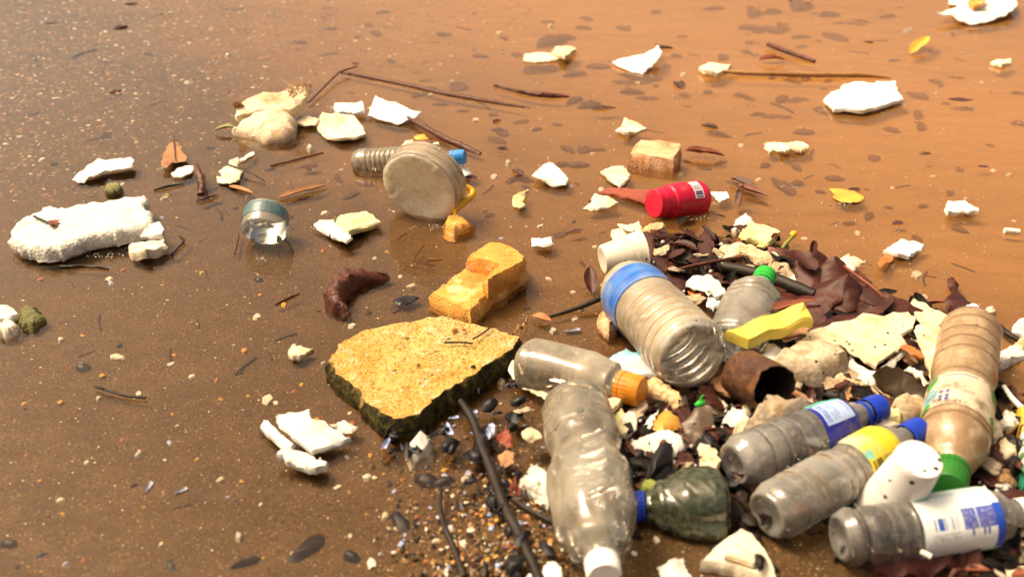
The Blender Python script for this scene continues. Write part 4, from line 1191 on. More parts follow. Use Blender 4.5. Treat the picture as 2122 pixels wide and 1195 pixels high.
leaf('dead_leaf', 'orange red leaf floating below the orange block reflection', 'leaf', 'leaf_orange', (1100, 654, .004), (1142, 664, .004), 22)

# left and lower shallows
tr = S('foam_tray', 'broken white foam tray corner left of the yellow slab', FO, 'foam_clean', [(570, 868, .022), (580, 858, .026), (600, 852, .028), (642, 845, .028), (644, 864, .026), (668, 868, .022), (694, 886, .016), (728, 908, .008), (706, 918, .008), (672, 928, .010), (646, 936, .012), (624, 920, .016), (600, 898, .020), (580, 880, .022)], thick=.006, noise=.0006, res=.006)
slab('tray_rim', None, None, 'foam_clean', [(538, 880), (544, 868), (556, 868), (566, 880), (590, 902), (610, 918), (600, 930), (584, 926), (562, 904), (546, 894)], .010, .007, noise=.0005, parent=tr)
S('foam_strip', 'white foam strip with frayed end below the broken tray', FO, 'foam_white', [(570, 940), (578, 930), (594, 922), (630, 936), (652, 944), (654, 952), (664, 947), (680, 954), (674, 964), (654, 970), (628, 960), (596, 950)], h=.012, thick=.009)
S('clam_shell', 'cream oval shell with dark hole beside the yellow slab', 'shell', 'shell_white', [(687, 880), (696, 872), (712, 868), (728, 874), (738, 883), (730, 892), (712, 895), (698, 890)], h=.008, thick=.004, bulge=.002)
S('foam_chip', 'small cream and rust chip alone on the sand left', FO, 'foam_stained', [(596, 730), (602, 716), (622, 713), (648, 722), (636, 732), (622, 738), (606, 736)], h=.005, thick=.008)
tube('stick', 'thin black stick lying on the sand at the left', 'stick', 'wood_dark', [(197, 800, .004, 3), (225, 809, .004, 3), (260, 819, .003, 3), (302, 824, .003, 3)], seg=6)
tube('stick', 'black reed stalk below the long foam board', 'stick', 'wood_dark', [(124, 552, .002, 2.5), (165, 551, .002, 3), (200, 553, .002, 3), (225, 558, .001, 1.5)], seg=6)
tube('twig', 'hooked black twig right of the long foam board', 'twig', 'wood_dark', [(355, 528, .002, 3.5), (370, 512, .003, 2.5), (381, 499, .003, 2.5), (372, 487, .002, 1.5)], seg=6)
tube('stick', 'grey brown stick below the small jar', 'stick', 'wood_brown', [(570, 631, .001, 2.5), (596, 618, .002, 3.5), (620, 608, .001, 2)], seg=6)
tube('twig', 'dark twig lying on the long foam board', 'twig', 'wood_dark', [(70, 448, .028, 2.4), (88, 456, .029, 2.4), (104, 463, .028, 2.4)], seg=6)
S('dead_leaf', 'tiny red leaf lying on the long foam board', 'leaf', 'leaf_red', [(98, 458), (110, 454), (124, 457), (122, 463), (106, 464)], h=.029, thick=.001)
tube('stick', 'dark stick on the water above the long foam board', 'stick', 'wood_dark', [(318, 394, .002, 2.2), (348, 386, .003, 2.6), (380, 381, .002, 1.8)], seg=6)
for lab_, pts in (('thin straight twig below the jug reflection', [(848, 537, .001, 1.6), (872, 543, .002, 1.6), (902, 550, .001, 1.4)]),
                  ('upright thin twig below the jug reflection', [(860, 534, .001, 1.2), (868, 520, .001, 1.2), (879, 506, .001, 1)]),
                  ('crossing thin twig below the jug reflection', [(878, 526, .002, 1.2), (886, 540, .002, 1.2), (892, 552, .001, 1)]),
                  ('dark reed lying left of the small jar', [(486, 526, .001, 2), (490, 508, .001, 2), (494, 486, .001, 2)]),
                  ('thin dark reed below the crinkled white scrap', [(560, 344, .002, 2), (610, 332, .002, 2), (670, 316, .001, 1.4)])):
    tube('twig', lab_, 'twig', 'wood_brown', pts, seg=5)
S('slate_chip', 'grey blue slate chip below the curved driftwood', 'stone', 'mussel_black', [(812, 622), (836, 612), (870, 614), (858, 624), (840, 632)], h=.0, thick=.004)

# ------------------------------------------------------------------ the heap
MUS_ONE = shell_mesh('mussel_shell', .56, .24, ['mussel_black', 'mussel_olive'], .6)
S('foam_tray', 'dirty white tray edge under the orange capped bottle', FO, 'foam_cream', [(1052, 760, .012), (1060, 744, .016), (1076, 750, .016), (1090, 780, .014), (1120, 796, .014), (1152, 806, .014), (1158, 816, .010), (1140, 834, .004), (1110, 816, .006), (1084, 800, .008), (1064, 782, .010)], thick=.005)
pk = S('drink_carton', 'crushed white carton with blue printed top under the largest bottle', 'carton', 'pack_blue', [(1254, 746, .016), (1272, 732, .024), (1294, 720, .030), (1330, 728, .028), (1370, 742, .024), (1380, 768, .020), (1362, 780, .014), (1320, 776, .014), (1290, 766, .016), (1272, 758, .016)], thick=.012)
lump('foam_chunk', 'tan popcorn textured foam chunk below the largest bottle', FO, 'foam_popcorn', [(1324, 790, .034), (1336, 776, .038), (1360, 770, .040), (1384, 782, .040), (1414, 806, .036), (1424, 824, .028), (1410, 836, .024), (1386, 828, .022), (1352, 812, .024), (1332, 804, .028)], .034, noise=.004, res=.003, freq=150)
S('foam_scrap', 'tan pointed foam flake below the orange cap', FO, 'foam_stained', [(1254, 836), (1260, 820), (1280, 814), (1305, 808), (1302, 822), (1282, 838), (1262, 850)], h=.026, thick=.006)
S('foam_scrap', 'crumpled greenish cream scrap below the tan pointed flake', FO, 'foam_green', [(1264, 866), (1272, 850), (1290, 845), (1296, 854), (1316, 862), (1304, 876), (1284, 894), (1272, 878)], h=.022, thick=.008, noise=.004)
S('plastic_shard', 'thin white plastic shard with jagged side in dark gap', 'plastic', 'foam_clean', [(1330, 882), (1342, 866), (1352, 856), (1364, 843), (1360, 866), (1350, 888)], h=.022, thick=.002)
S('clam_shell', 'orange clam shell behind the white foam block', 'shell', 'shell_orange', [(1356, 884), (1360, 862), (1374, 850), (1392, 852), (1408, 866), (1412, 886), (1394, 892), (1370, 892)], h=.022, thick=.004, bulge=.008)
lump('foam_block', 'rounded white foam block in the middle of the heap', FO, 'foam_white', [(1302, 908, .030), (1330, 894, .034), (1370, 884, .036), (1390, 884, .036), (1416, 898, .034), (1424, 918, .030), (1414, 928, .026), (1390, 936, .024), (1362, 938, .022), (1334, 932, .022), (1316, 922, .026)], .03, noise=.002, bevel=.004)
S('dead_leaf', 'dark brown folded leaf left of the white foam block', 'leaf', 'wood_brown', [(1292, 904), (1304, 910), (1322, 938), (1330, 958), (1316, 950), (1300, 928)], h=.022, thick=.002)
S('foam_flake', 'tan bark like flake above the crushed green bottle', FO, 'foam_stained', [(1442, 928), (1450, 914), (1466, 918), (1486, 930), (1494, 954), (1486, 970), (1466, 968), (1452, 958)], h=.028, thick=.006)
S('plastic_shard', 'small pale shard left of the tan bark flake', 'plastic', 'foam_clean', [(1364, 988), (1380, 970), (1384, 956), (1398, 954), (1396, 974), (1386, 986)], h=.020, thick=.003)
S('card_scrap', 'white card with rounded corner beside the rusty tin', 'card', 'foam_clean', [(1494, 878, .020), (1504, 856, .034), (1518, 832, .050), (1546, 842, .050), (1552, 862, .036), (1540, 886, .020), (1516, 884, .020)], thick=.003)
bag = S('plastic_bag', 'crumpled brown plastic bag tied with green string', 'bag', 'bag_brown', [(1414, 910, .016), (1424, 880, .028), (1436, 850, .040), (1446, 836, .046), (1466, 836, .044), (1478, 850, .038), (1484, 876, .028), (1478, 900, .020), (1460, 920, .016), (1440, 936, .012), (1424, 926, .012)], thick=.010, noise=.005, res=.004, freq=90, sharp=60)
tube('green_string', None, None, 'plastic_green', [(1441, 840, .050, 4), (1450, 836, .052, 6), (1458, 834, .052, 5), (1452, 826, .056, 2.4), (1458, 818, .060, 1.6)], parent=bag, seg=6)
lump('foam_rock', 'wrinkled grey cream foam rock leaning on the blue label bottle', FO, 'foam_grey', [(1508, 918, .024), (1520, 890, .040), (1540, 858, .056), (1562, 828, .068), (1586, 806, .074), (1614, 802, .076), (1630, 812, .074), (1660, 808, .072), (1686, 820, .066), (1698, 836, .058), (1672, 848, .050), (1630, 868, .042), (1590, 890, .034), (1550, 908, .026), (1520, 928, .020)], .04, noise=.005, res=.006, freq=60, floor=.0)
lump('foam_rock', 'pitted grey white foam rock below the yellow packaging', FO, 'foam_grey', [(1608, 728), (1628, 710), (1656, 702), (1700, 698), (1732, 704), (1756, 716), (1764, 730), (1750, 738), (1728, 740), (1704, 752), (1668, 748), (1640, 742)], .050, noise=.005, res=.006, freq=60, floor=.004)
lump('foam_rock', 'small pitted foam rock beside the mud coated bottle', FO, 'foam_grey', [(1846, 836, .040), (1856, 818, .048), (1876, 806, .052), (1900, 808, .052), (1920, 820, .046), (1928, 840, .038), (1908, 852, .032), (1880, 856, .030), (1858, 848, .034)], .04, noise=.005, res=.004, freq=80, floor=.004)
pkg = S('yellow_packet', 'crumpled bright yellow packet across the green capped bottle', 'packet', 'pack_yellow', [(1502, 684, .066), (1580, 652, .073), (1660, 630, .076), (1668, 624, .084), (1674, 640, .076), (1686, 660, .070), (1622, 682, .066), (1552, 704, .062)], raw=True, thick=.013, noise=.0012, jag=.0003, res=.008, freq=40, bevel=.0015, sharp=25)
S('foam_sheet', 'broad cream sheet with mould spots lying on the heap', FO, 'foam_mould', [(1650, 706, .056), (1690, 680, .064), (1740, 664, .070), (1790, 650, .074), (1820, 654, .074), (1850, 644, .076), (1884, 642, .076), (1900, 656, .072), (1894, 680, .066), (1872, 690, .062), (1882, 706, .056), (1862, 722, .052), (1838, 742, .046), (1812, 762, .040), (1790, 752, .042), (1768, 734, .048), (1740, 712, .056), (1700, 704, .058)], thick=.004, noise=.0035, res=.007, freq=25)
S('foam_sheet', 'white foam strip under the broad mould spotted sheet', FO, 'foam_white', [(1764, 736, .036), (1790, 758, .034), (1812, 768, .034), (1840, 746, .038), (1872, 716, .044), (1880, 726, .040), (1850, 756, .034), (1822, 792, .026), (1800, 800, .024), (1770, 776, .028), (1752, 758, .032)], thick=.006)
S('bark_flake', 'curled brown mottled shell flake below the foam strip', 'bark', 'foam_stained', [(1700, 792, .030), (1716, 780, .036), (1744, 774, .040), (1768, 784, .038), (1782, 792, .034), (1762, 800, .028), (1740, 808, .022), (1716, 806, .022)], thick=.003, noise=.003)
S('bark_flake', 'brown bark flake beside the tall cream board', 'bark', 'leaf_orange', [(1862, 716), (1884, 712), (1910, 726), (1918, 742), (1892, 734)], h=.044, thick=.003)
S('foam_board', 'tall cream board wedged left of the mud coated bottle', FO, 'foam_cream', [(1894, 680, .066), (1900, 670, .070), (1926, 666, .072), (1956, 680, .070), (1958, 720, .058), (1954, 760, .042), (1948, 794, .028), (1936, 796, .026), (1922, 760, .038), (1906, 716, .054)], thick=.005, noise=.0015)
S('foam_sheet', 'pale yellow foam sheet behind the mud coated bottle', FO, 'foam_mould', [(1886, 640, .040), (1890, 618, .044), (1908, 624, .042), (1940, 640, .036), (1978, 656, .030), (1970, 676, .026), (1944, 680, .030), (1910, 668, .036)], thick=.005)
S('plastic_strip', 'pale lilac plastic strip between packet and rusty tin', 'plastic', 'foam_clean', [(1556, 742), (1580, 730), (1606, 716), (1640, 726), (1622, 742), (1600, 752), (1572, 750)], h=.040, thick=.004)
ms = S('mussel_shell', 'large glossy olive brown shell above the small foam rock', 'shell', 'mussel_olive', [(1806, 776, .044), (1816, 760, .054), (1836, 755, .058), (1860, 758, .058), (1890, 776, .052), (1914, 800, .044), (1932, 818, .036), (1924, 830, .028), (1896, 834, .022), (1860, 828, .020), (1832, 812, .024), (1814, 794, .034)], thick=.004, noise=.0012, bulge=-.010, res=.005, sharp=60)
S('plastic_shard', 'white shell scrap behind the glossy olive shell', 'shell', 'shell_white', [(1872, 764), (1886, 757), (1910, 764), (1926, 790), (1916, 796), (1894, 778)], h=.040, thick=.003)
S('foam_stub', 'yellowish foam stub between the two blue caps', FO, 'foam_yellow', [(1830, 858), (1848, 842), (1866, 846), (1866, 862), (1846, 868), (1826, 872)], h=.034, thick=.012)
S('foam_stub', 'bumpy cream foam behind the yellow label bottle', FO, 'foam_cream', [(1812, 880), (1826, 868), (1852, 866), (1868, 876), (1846, 884), (1824, 888)], h=.030, thick=.012, noise=.003)
lump('foam_chunk', 'ragged white foam beside the pinched clear bottle', FO, 'foam_bead', [(1078, 980), (1092, 964), (1112, 956), (1130, 962), (1146, 974), (1148, 1006), (1136, 1018), (1120, 1002), (1100, 992)], .026, noise=.004, res=.003)
S('plastic_shard', 'curved red plastic shard left of ragged white foam', 'plastic', 'brick_red', [(1056, 1026, .006), (1062, 1000, .018), (1068, 978, .028), (1086, 1002, .020), (1106, 1020, .010), (1092, 1028, .006), (1072, 1030, .004)], thick=.002)
S('shell_fragment_large', 'scalloped cream shell piece under the ragged white foam', 'shell', 'shell_white', [(1104, 1030), (1120, 1024), (1142, 1030), (1138, 1044), (1118, 1046)], h=.010, thick=.003)
S('plastic_shard', 'red plastic flake right of the long black branch', 'plastic', 'brick_red', [(1022, 908, .006), (1036, 890, .016), (1056, 880, .022), (1060, 900, .016), (1064, 922, .008), (1050, 926, .006), (1036, 918, .006)], thick=.002)
tq = S('foam_tray', 'cream tray corner with raised square panel at the bottom', FO, 'foam_cream', [(1452, 1160, .020), (1470, 1140, .020), (1500, 1114, .020), (1534, 1092, .020), (1560, 1102, .020), (1590, 1140, .020), (1604, 1170, .020), (1612, 1204, .020), (1572, 1192, .020), (1528, 1172, .020), (1490, 1164, .020)], thick=.014, noise=.0008, jag=.0008)
slab('raised_panel', None, None, 'foam_cream', [(1500, 1150, .026), (1518, 1124, .026), (1546, 1106, .026), (1572, 1130, .026), (1592, 1158, .026), (1560, 1168, .026)], thick=.006, noise=.0005, jag=.0003, parent=tq, raw=True)
put('mussel_shell', MUS_ONE, 1574, 1164, 34, 70, 'black mussel valve stuck on the cream tray corner', 'mussel', None, h=.028)
S('plastic_shard', 'white foam triangle at the bottom edge', FO, 'foam_clean', [(1362, 1174), (1390, 1158), (1412, 1149), (1424, 1174), (1440, 1204), (1402, 1206), (1378, 1192)], h=.012, thick=.006)
S('foam_scrap', 'white curved foam rim at the bottom left of pinched bottle', FO, 'foam_clean', [(1084, 1200), (1094, 1184), (1126, 1180), (1136, 1158), (1152, 1160), (1168, 1180), (1172, 1206), (1130, 1212)], h=.014, thick=.006)
S('foam_scrap', 'white scrap between pinched bottle and crushed bottle', FO, 'foam_white', [(1298, 1030), (1300, 1018), (1312, 1016), (1316, 1032), (1308, 1042)], h=.014, thick=.006)
lump('mossy_stone', 'bright green mossy stone above the crushed bottle cap', 'stone', 'leaf_green', [(1324, 1004), (1330, 994), (1348, 990), (1366, 996), (1374, 1008), (1354, 1014), (1334, 1014)], .036, noise=.002)
S('bark_leaf', 'large dark curled leaf under the barcode label bottle', 'leaf', 'leaf_dark', [(1794, 1160, .016), (1804, 1142, .026), (1830, 1136, .030), (1870, 1140, .030), (1920, 1142, .030), (1970, 1140, .028), (2006, 1136, .026), (2020, 1160, .016), (1990, 1190, .008), (1920, 1206, .006), (1850, 1204, .006), (1810, 1190, .008)], thick=.003, noise=.004, freq=30)
tube('foam_roll', 'tiny white stick lying on the dark curled leaf', FO, 'foam_white', [(1908, 1142, .034, 6), (1930, 1153, .034, 6)], seg=8)
S('foam_scrap', 'white foam scrap above the right bottle cap', FO, 'foam_white', [(2012, 1018), (2016, 1006), (2044, 1002), (2050, 1014), (2044, 1026), (2024, 1024)], h=.030, thick=.012)
lump('brown_stone', 'brown porous stone near the right edge', 'stone', 'stone_brown', [(2058, 978), (2066, 968), (2086, 964), (2102, 966), (2100, 988), (2090, 1000), (2070, 994)], .020, noise=.004, res=.003)
S('foam_piece', 'white foam piece nearest the yellow carton', FO, 'foam_white', [(2072, 864), (2082, 848), (2098, 848), (2112, 862), (2106, 874), (2084, 874)], h=.024, thick=.012)
S('foam_piece', 'cream foam piece right of the mud coated bottle', FO, 'foam_cream', [(2044, 890), (2050, 868), (2064, 860), (2080, 874), (2078, 894), (2062, 908)], h=.022, thick=.012)
S('foam_piece', 'white foam block with orange stain at the right', FO, 'foam_stained', [(2068, 930), (2074, 906), (2100, 900), (2110, 914), (2108, 940), (2080, 944)], h=.020, thick=.014)
lump('brown_stone', 'small brown pebble between the white foam pieces at right', 'stone', 'stone_brown', [(2084, 888), (2092, 878), (2106, 878), (2106, 890), (2094, 896)], .018, noise=.003, res=.003)
brush = empty('brush', P(2095, 820, .01), None, 'white handled brush with dark green bristles at the right', 'brush')
tube('handle', None, None, 'plastic_white', [(2080, 800, .026, 5), (2092, 818, .024, 5), (2104, 832, .022, 6), (2118, 846, .020, 7)], parent=brush, seg=10)
for k in range(40):
    x, y = random.uniform(2058, 2084), random.uniform(788, 806)
    tube('bristle', None, None, 'plastic_darkgreen' if k % 4 == 0 else 'wood_dark', [(2074 + (x - 2071) * .5, 800 + (y - 797) * .4, .020, 1.6), (x, y + 6, .014, 1.5), (x - 8 + random.uniform(-6, 6), y + 18 + random.uniform(-6, 8), .004, 1.1)], parent=brush, seg=4, k=2)
S('drink_carton', 'yellow and white printed carton cut by the right edge', 'carton', 'pack_carton', [(2112, 840, .030), (2150, 836, .030), (2170, 990, .030), (2122, 1004, .024), (2116, 930, .028)], thick=.016, noise=.001, res=.01)
S('foam_piece', 'white rounded foam lid cut by the right edge', FO, 'foam_clean', [(2094, 690, .010), (2100, 668, .018), (2112, 656, .022), (2140, 654, .022), (2150, 690, .012), (2126, 698, .008)], thick=.006)
S('foam_piece', 'rough white foam slab at the right edge below the lid', FO, 'foam_bead', [(2062, 744), (2072, 728), (2096, 714), (2130, 708), (2150, 724), (2128, 736), (2096, 742), (2072, 752)], h=.012, thick=.012)
S('foam_piece', 'tan foam scrap at the right edge under the lid', FO, 'foam_stained', [(2100, 712), (2112, 698), (2140, 694), (2146, 708), (2120, 718)], h=.014, thick=.010)
S('foam_scrap', 'cream foam corner at the bottom right edge', FO, 'foam_cream', [(2108, 1120), (2116, 1096), (2140, 1090), (2150, 1130), (2124, 1142)], h=.020, thick=.012, noise=.003)
S('foam_scrap', 'cream foam scrap in the bottom right corner', FO, 'foam_cream', [(2056, 1196), (2064, 1172), (2100, 1164), (2140, 1176), (2150, 1206), (2080, 1212)], h=.010, thick=.008)
tube('branch', 'dark slanting stick right of the mud coated bottle', 'branch', 'wood_dark', [(2068, 676, .010, 7), (2090, 692, .012, 7), (2116, 708, .010, 6)], seg=8)
# curled foam ring with red inside
S('foam_curl', 'white curled foam with rusty underside beside green capped bottle', FO, 'foam_clean', [(1420, 594, .016), (1424, 576, .030), (1440, 568, .038), (1456, 570, .040), (1470, 584, .036), (1480, 604, .026), (1470, 610, .022), (1450, 598, .026), (1434, 596, .020)], thick=.004, res=.004)
S('foam_curl', 'white oval foam flake leaning on the curled foam', FO, 'foam_white', [(1448, 574, .038), (1466, 566, .040), (1490, 580, .034), (1508, 602, .026), (1502, 612, .022), (1484, 614, .022), (1464, 598, .030)], thick=.004)
S('bark_flake', 'rusty brown flake under the white curled foam', 'bark', 'leaf_orange', [(1422, 602), (1440, 592), (1462, 594), (1480, 606), (1452, 610), (1430, 610)], h=.012, thick=.002)
S('foam_scrap', 'white scrap between the largest and green capped bottles', FO, 'foam_clean', [(1464, 630), (1466, 614), (1494, 616), (1492, 628), (1478, 638)], h=.016, thick=.005)
S('foam_scrap', 'small white scrap left of the dark leaf cluster', FO, 'foam_white', [(1634, 590), (1636, 572), (1648, 566), (1660, 582), (1650, 594)], h=.016, thick=.004)
lump('rusty_stone', 'rust coloured fibrous stone under the largest bottle', 'stone', 'stone_rust', [(1240, 656), (1244, 640), (1262, 632), (1280, 640), (1284, 664), (1262, 672)], .018, noise=.004, res=.003)
lump('white_pebble', 'white pebble under the rust coloured fibrous stone', 'stone', 'foam_white', [(1240, 668), (1248, 660), (1262, 662), (1262, 672), (1250, 676)], .008)
S('wood_chip', 'orange wood splinter by the right corner of the slab', 'wood', 'wood_tan', [(1058, 688), (1076, 670), (1092, 652), (1096, 660), (1084, 676), (1066, 692)], h=.012, thick=.004)
stem = tube('flower_stem', 'green stalk with yellow tip beside the dark leaves', 'plant', 'leaf_green', [(1612, 526, .006, 4), (1628, 506, .010, 4), (1642, 490, .014, 4)], seg=7)
tube('flower_tip', None, None, 'plastic_yellow', [(1640, 490, .014, 5), (1645, 485, .016, 7), (1650, 482, .017, 4)], parent=stem, seg=8)

# dark leaf cluster
sprig = empty('dead_leaf_sprig', P(1750, 650, .0), None, 'cluster of large dark maroon leaves right of the green cap', 'leaves')
for b, t, wd, kw in [((1690, 612, .028), (1688, 516, .062), 62, dict(curl=-.25, fold=-.05)), ((1728, 604, .034), (1732, 530, .060), 52, dict(curl=-.25, fold=-.05)),
                     ((1640, 650, .018), (1744, 578, .052), 66, dict(curl=-.2, fold=-.1)), ((1752, 648, .028), (1758, 570, .056), 58, dict(curl=-.3, fold=-.05)),
                     ((1776, 598, .042), (1912, 646, .030), 58, dict(curl=-.25, fold=-.1, arch=.06)), ((1690, 560, .050), (1640, 518, .058), 30, dict(curl=.1, fold=.2)),
                     ((1784, 656, .026), (1844, 612, .042), 44, dict(curl=.1, fold=.2)), ((1604, 606, .018), (1700, 632, .030), 56, dict(curl=-.1, fold=.1)),
                     ((1680, 684, .022), (1796, 654, .034), 60, dict(curl=-.2, fold=-.1)), ((1744, 566, .044), (1808, 586, .042), 40, dict(curl=-.2, fold=.0)),
                     ((1810, 676, .024), (1890, 652, .032), 46, dict(curl=-.2, fold=.1)), ((1650, 668, .018), (1700, 640, .030), 60, dict(curl=-.2, fold=.0)), ((1620, 640, .014), (1660, 690, .014), 60, dict(curl=-.1, fold=.1)),
                     ((1684, 524, .062), (1688, 498, .076), 12, dict(fold=.3))]:
    leaf('leaf', None, None, 'leaf_dark', b, t, wd * 1.25, parent=sprig, n=12, m=8, blunt=.5, **kw)
tube('stem', None, None, 'leaf_red', [(1750, 552, .06, 3), (1780, 574, .062, 4), (1812, 598, .06, 4), (1830, 616, .055, 3)], parent=sprig, seg=7)
leaf('dead_leaf', 'long red leaf behind the yellow packet', 'leaf', 'leaf_red', (1560, 652, .055), (1690, 622, .07), 26, fold=.4)
tube('branch', 'dark branch passing behind the green cap', 'branch', 'wood_dark', [(1500, 552, .02, 12), (1560, 566, .024, 13), (1630, 588, .028, 13), (1690, 612, .03, 12)], seg=10)
tube('branch', 'thin straight dark stick running up to the curved cream crust', 'branch', 'wood_brown', [(1380, 566, .020, 3.5), (1430, 552, .022, 4), (1490, 540, .024, 4), (1540, 532, .024, 3)], seg=7)
tube('branch', 'dark stick reaching left from under the largest bottle', 'branch', 'wood_dark', [(1140, 656, .001, 3), (1190, 640, .004, 5), (1230, 624, .010, 6), (1262, 608, .014, 6)], seg=8)
tube('branch', 'brown stick above the paper cup mouth', 'branch', 'wood_brown', [(1326, 484, .010, 4), (1360, 494, .014, 5), (1394, 504, .012, 5)], seg=7)
tube('branch', 'long knotted black branch beside the pinched clear bottle', 'branch', 'wood_dark', [(955, 832, .012, 8), (980, 872, .012, 9), (1000, 930, .012, 10), (1024, 990, .012, 10), (1046, 1050, .012, 11), (1076, 1108, .012, 12), (1104, 1170, .012, 12), (1122, 1215, .012, 13)], seg=12, nodes=.14, rough=.1)
tube('branch', 'thin crooked black twig left of the long black branch', 'branch', 'wood_dark', [(914, 1012, .006, 4), (912, 1050, .008, 5), (920, 1090, .008, 6), (938, 1130, .008, 7), (962, 1195, .008, 8)], seg=8, rough=.25)
tube('branch', 'short dark twig under the ragged white foam', 'branch', 'wood_dark', [(1062, 1034, .008, 5), (1100, 1058, .010, 6), (1144, 1080, .012, 6)], seg=8)
leaf('dead_leaf', 'purple brown leaf standing left of the paper cup', 'leaf', 'leaf_dark', (1226, 606, .002), (1222, 552, .02), 30, fold=.3)
S('bark_strip', 'black wet bark piece with white scrap below the small white pebbles', 'bark', 'leaf_dark', [(1968, 640), (1962, 618), (1976, 600), (1966, 578), (1976, 573), (1990, 606), (2012, 626), (2022, 642), (2000, 652), (1980, 650)], h=.012, thick=.006, noise=.004)
S('foam_scrap', 'white square scrap on the black wet bark', FO, 'foam_clean', [(2002, 632), (2014, 628), (2026, 629), (2028, 638), (2018, 644)], h=.022, thick=.003)

# ------------------------------------------------------------------ shared small pieces
def where(px, py):
    if px < 1150 and py > 780: return 'between the yellow slab and the long black branch' if py < 1000 else 'on the shell grit by the long black branch'
    if px > 1950 and py > 780: return 'near the white capped bottle at the right edge'
    if py > 1070: return 'on the sand under the lowest bottles'
    if py > 800: return 'in the dark gap around the white foam block'
    if py > 680: return 'in the dark gap under the broad mould spotted sheet'
    return 'between the paper cup and the green capped bottle'
def zone(px, py):
    v = 'far' if py < 330 else ('middle' if py < 700 else 'near')
    h = 'left' if px < 700 else ('centre' if px < 1400 else 'right')
    return 'in the %s %s of the picture' % (v, h)
MUS = [shell_mesh('mussel_shell', .50, .16, ['mussel_black', 'nacre_blue'], .7), shell_mesh('mussel_shell', .42, .14, ['mussel_black', 'mussel_black'], .8), shell_mesh('mussel_shell', .62, .34, ['mussel_black', 'mussel_olive'], .6)]
MUS_V = [shell_mesh('mussel_shell', a_, d_, ['mussel_black', 'mussel_black'], p_) for a_, d_, p_ in ((.5, .2, .7), (.7, .3, .4), (.4, .24, .8), (.58, .16, .5), (.8, .3, .3))]
CLAM = shell_mesh('clam_shell', .80, .22, ['shell_white', 'shell_white'], .3)
rnd0 = random.Random(21)
LBL_M = 'black mussel valve lying on the open sand'
for px, py, l, a, fl in [(18, 1127, 40, 170, 0), (86, 1150, 22, 200, 0), (354, 1170, 24, 320, 0), (508, 1167, 58, 15, 0), (636, 1138, 66, 35, 0), (730, 1156, 38, 340, 0), (830, 1082, 50, 320, 0),
                         (309, 1010, 20, 90, 1), (172, 763, 32, 345, 0), (376, 1019, 22, 25, 1), (278, 1006, 14, 20, 0), (536, 581, 20, 350, 0), (1186, 690, 34, 10, 1), (885, 998, 52, 350, 0), (920, 1000, 44, 190, 0)]:
    put('mussel_shell', rnd0.choice(MUS_V) if not fl else MUS[0], px, py, l * 1.1, a, LBL_M, 'mussel', 'mussel valves on the open sand', flip=bool(fl), roll=random.uniform(-12, 12))
LBL_H = 'dark mussel valve in the tangled litter around the heap'
rnd = random.Random(5)
heap = []
for k in range(20):
    heap.append((rnd.uniform(800, 1010), rnd.uniform(892, 935), rnd.uniform(16, 44)))
for k in range(16):
    heap.append((rnd.uniform(970, 1080), rnd.uniform(790, 1000), rnd.uniform(20, 42)))
for k in range(70):
    heap.append((rnd.uniform(1290, 1520), rnd.uniform(850, 1010), rnd.uniform(26, 60)))
for k in range(24):
    heap.append((rnd.uniform(1980, 2122), rnd.uniform(900, 1190), rnd.uniform(28, 60)))
for k in range(14):
    heap.append((rnd.uniform(1440, 1800), rnd.uniform(1080, 1190), rnd.uniform(26, 50)))
for k in range(12):
    heap.append((rnd.uniform(1000, 1140), rnd.uniform(1010, 1190), rnd.uniform(24, 46)))
for px, py, l in heap:
    gp = ground(px, py)
    put('mussel_shell', MUS[0] if rnd.random() < .16 else rnd.choice(MUS_V), px, py, l, rnd.uniform(0, 360), 'dark mussel valve ' + where(px, py), 'mussel', 'mussel valves ' + where(px, py),
        h=max(0, gp.z) + rnd.uniform(.001, .012), flip=rnd.random() < .08, roll=rnd.uniform(-25, 25), tilt=rnd.uniform(-14, 14))
put('mussel_shell', MUS[1], 1362, 962, 92, 35, 'big glossy black mussel leaning on the white foam block', 'mussel', None, h=.028, roll=30, tilt=-15)
for px, py, l, a in [(790, 812, 0, 0)]:
    pass
for k, (px, py, l, a, h) in enumerate([(975, 792, 26, 30, .008), (940, 868, 24, 10, .012), (978, 858, 26, 15, .010), (930, 892, 30, 300, .010), (1012, 905, 34, 70, .010), (1020, 892, 26, 110, .012), (1880, 1, 3, 0, 0)][:6]):
    put('mussel_shell', MUS[0], px, py, l, a, 'upturned mussel valve showing pale blue inside near the slab', 'mussel', 'upturned blue mussel valves by the slab', h=h, flip=True, roll=rnd.uniform(-15, 15))

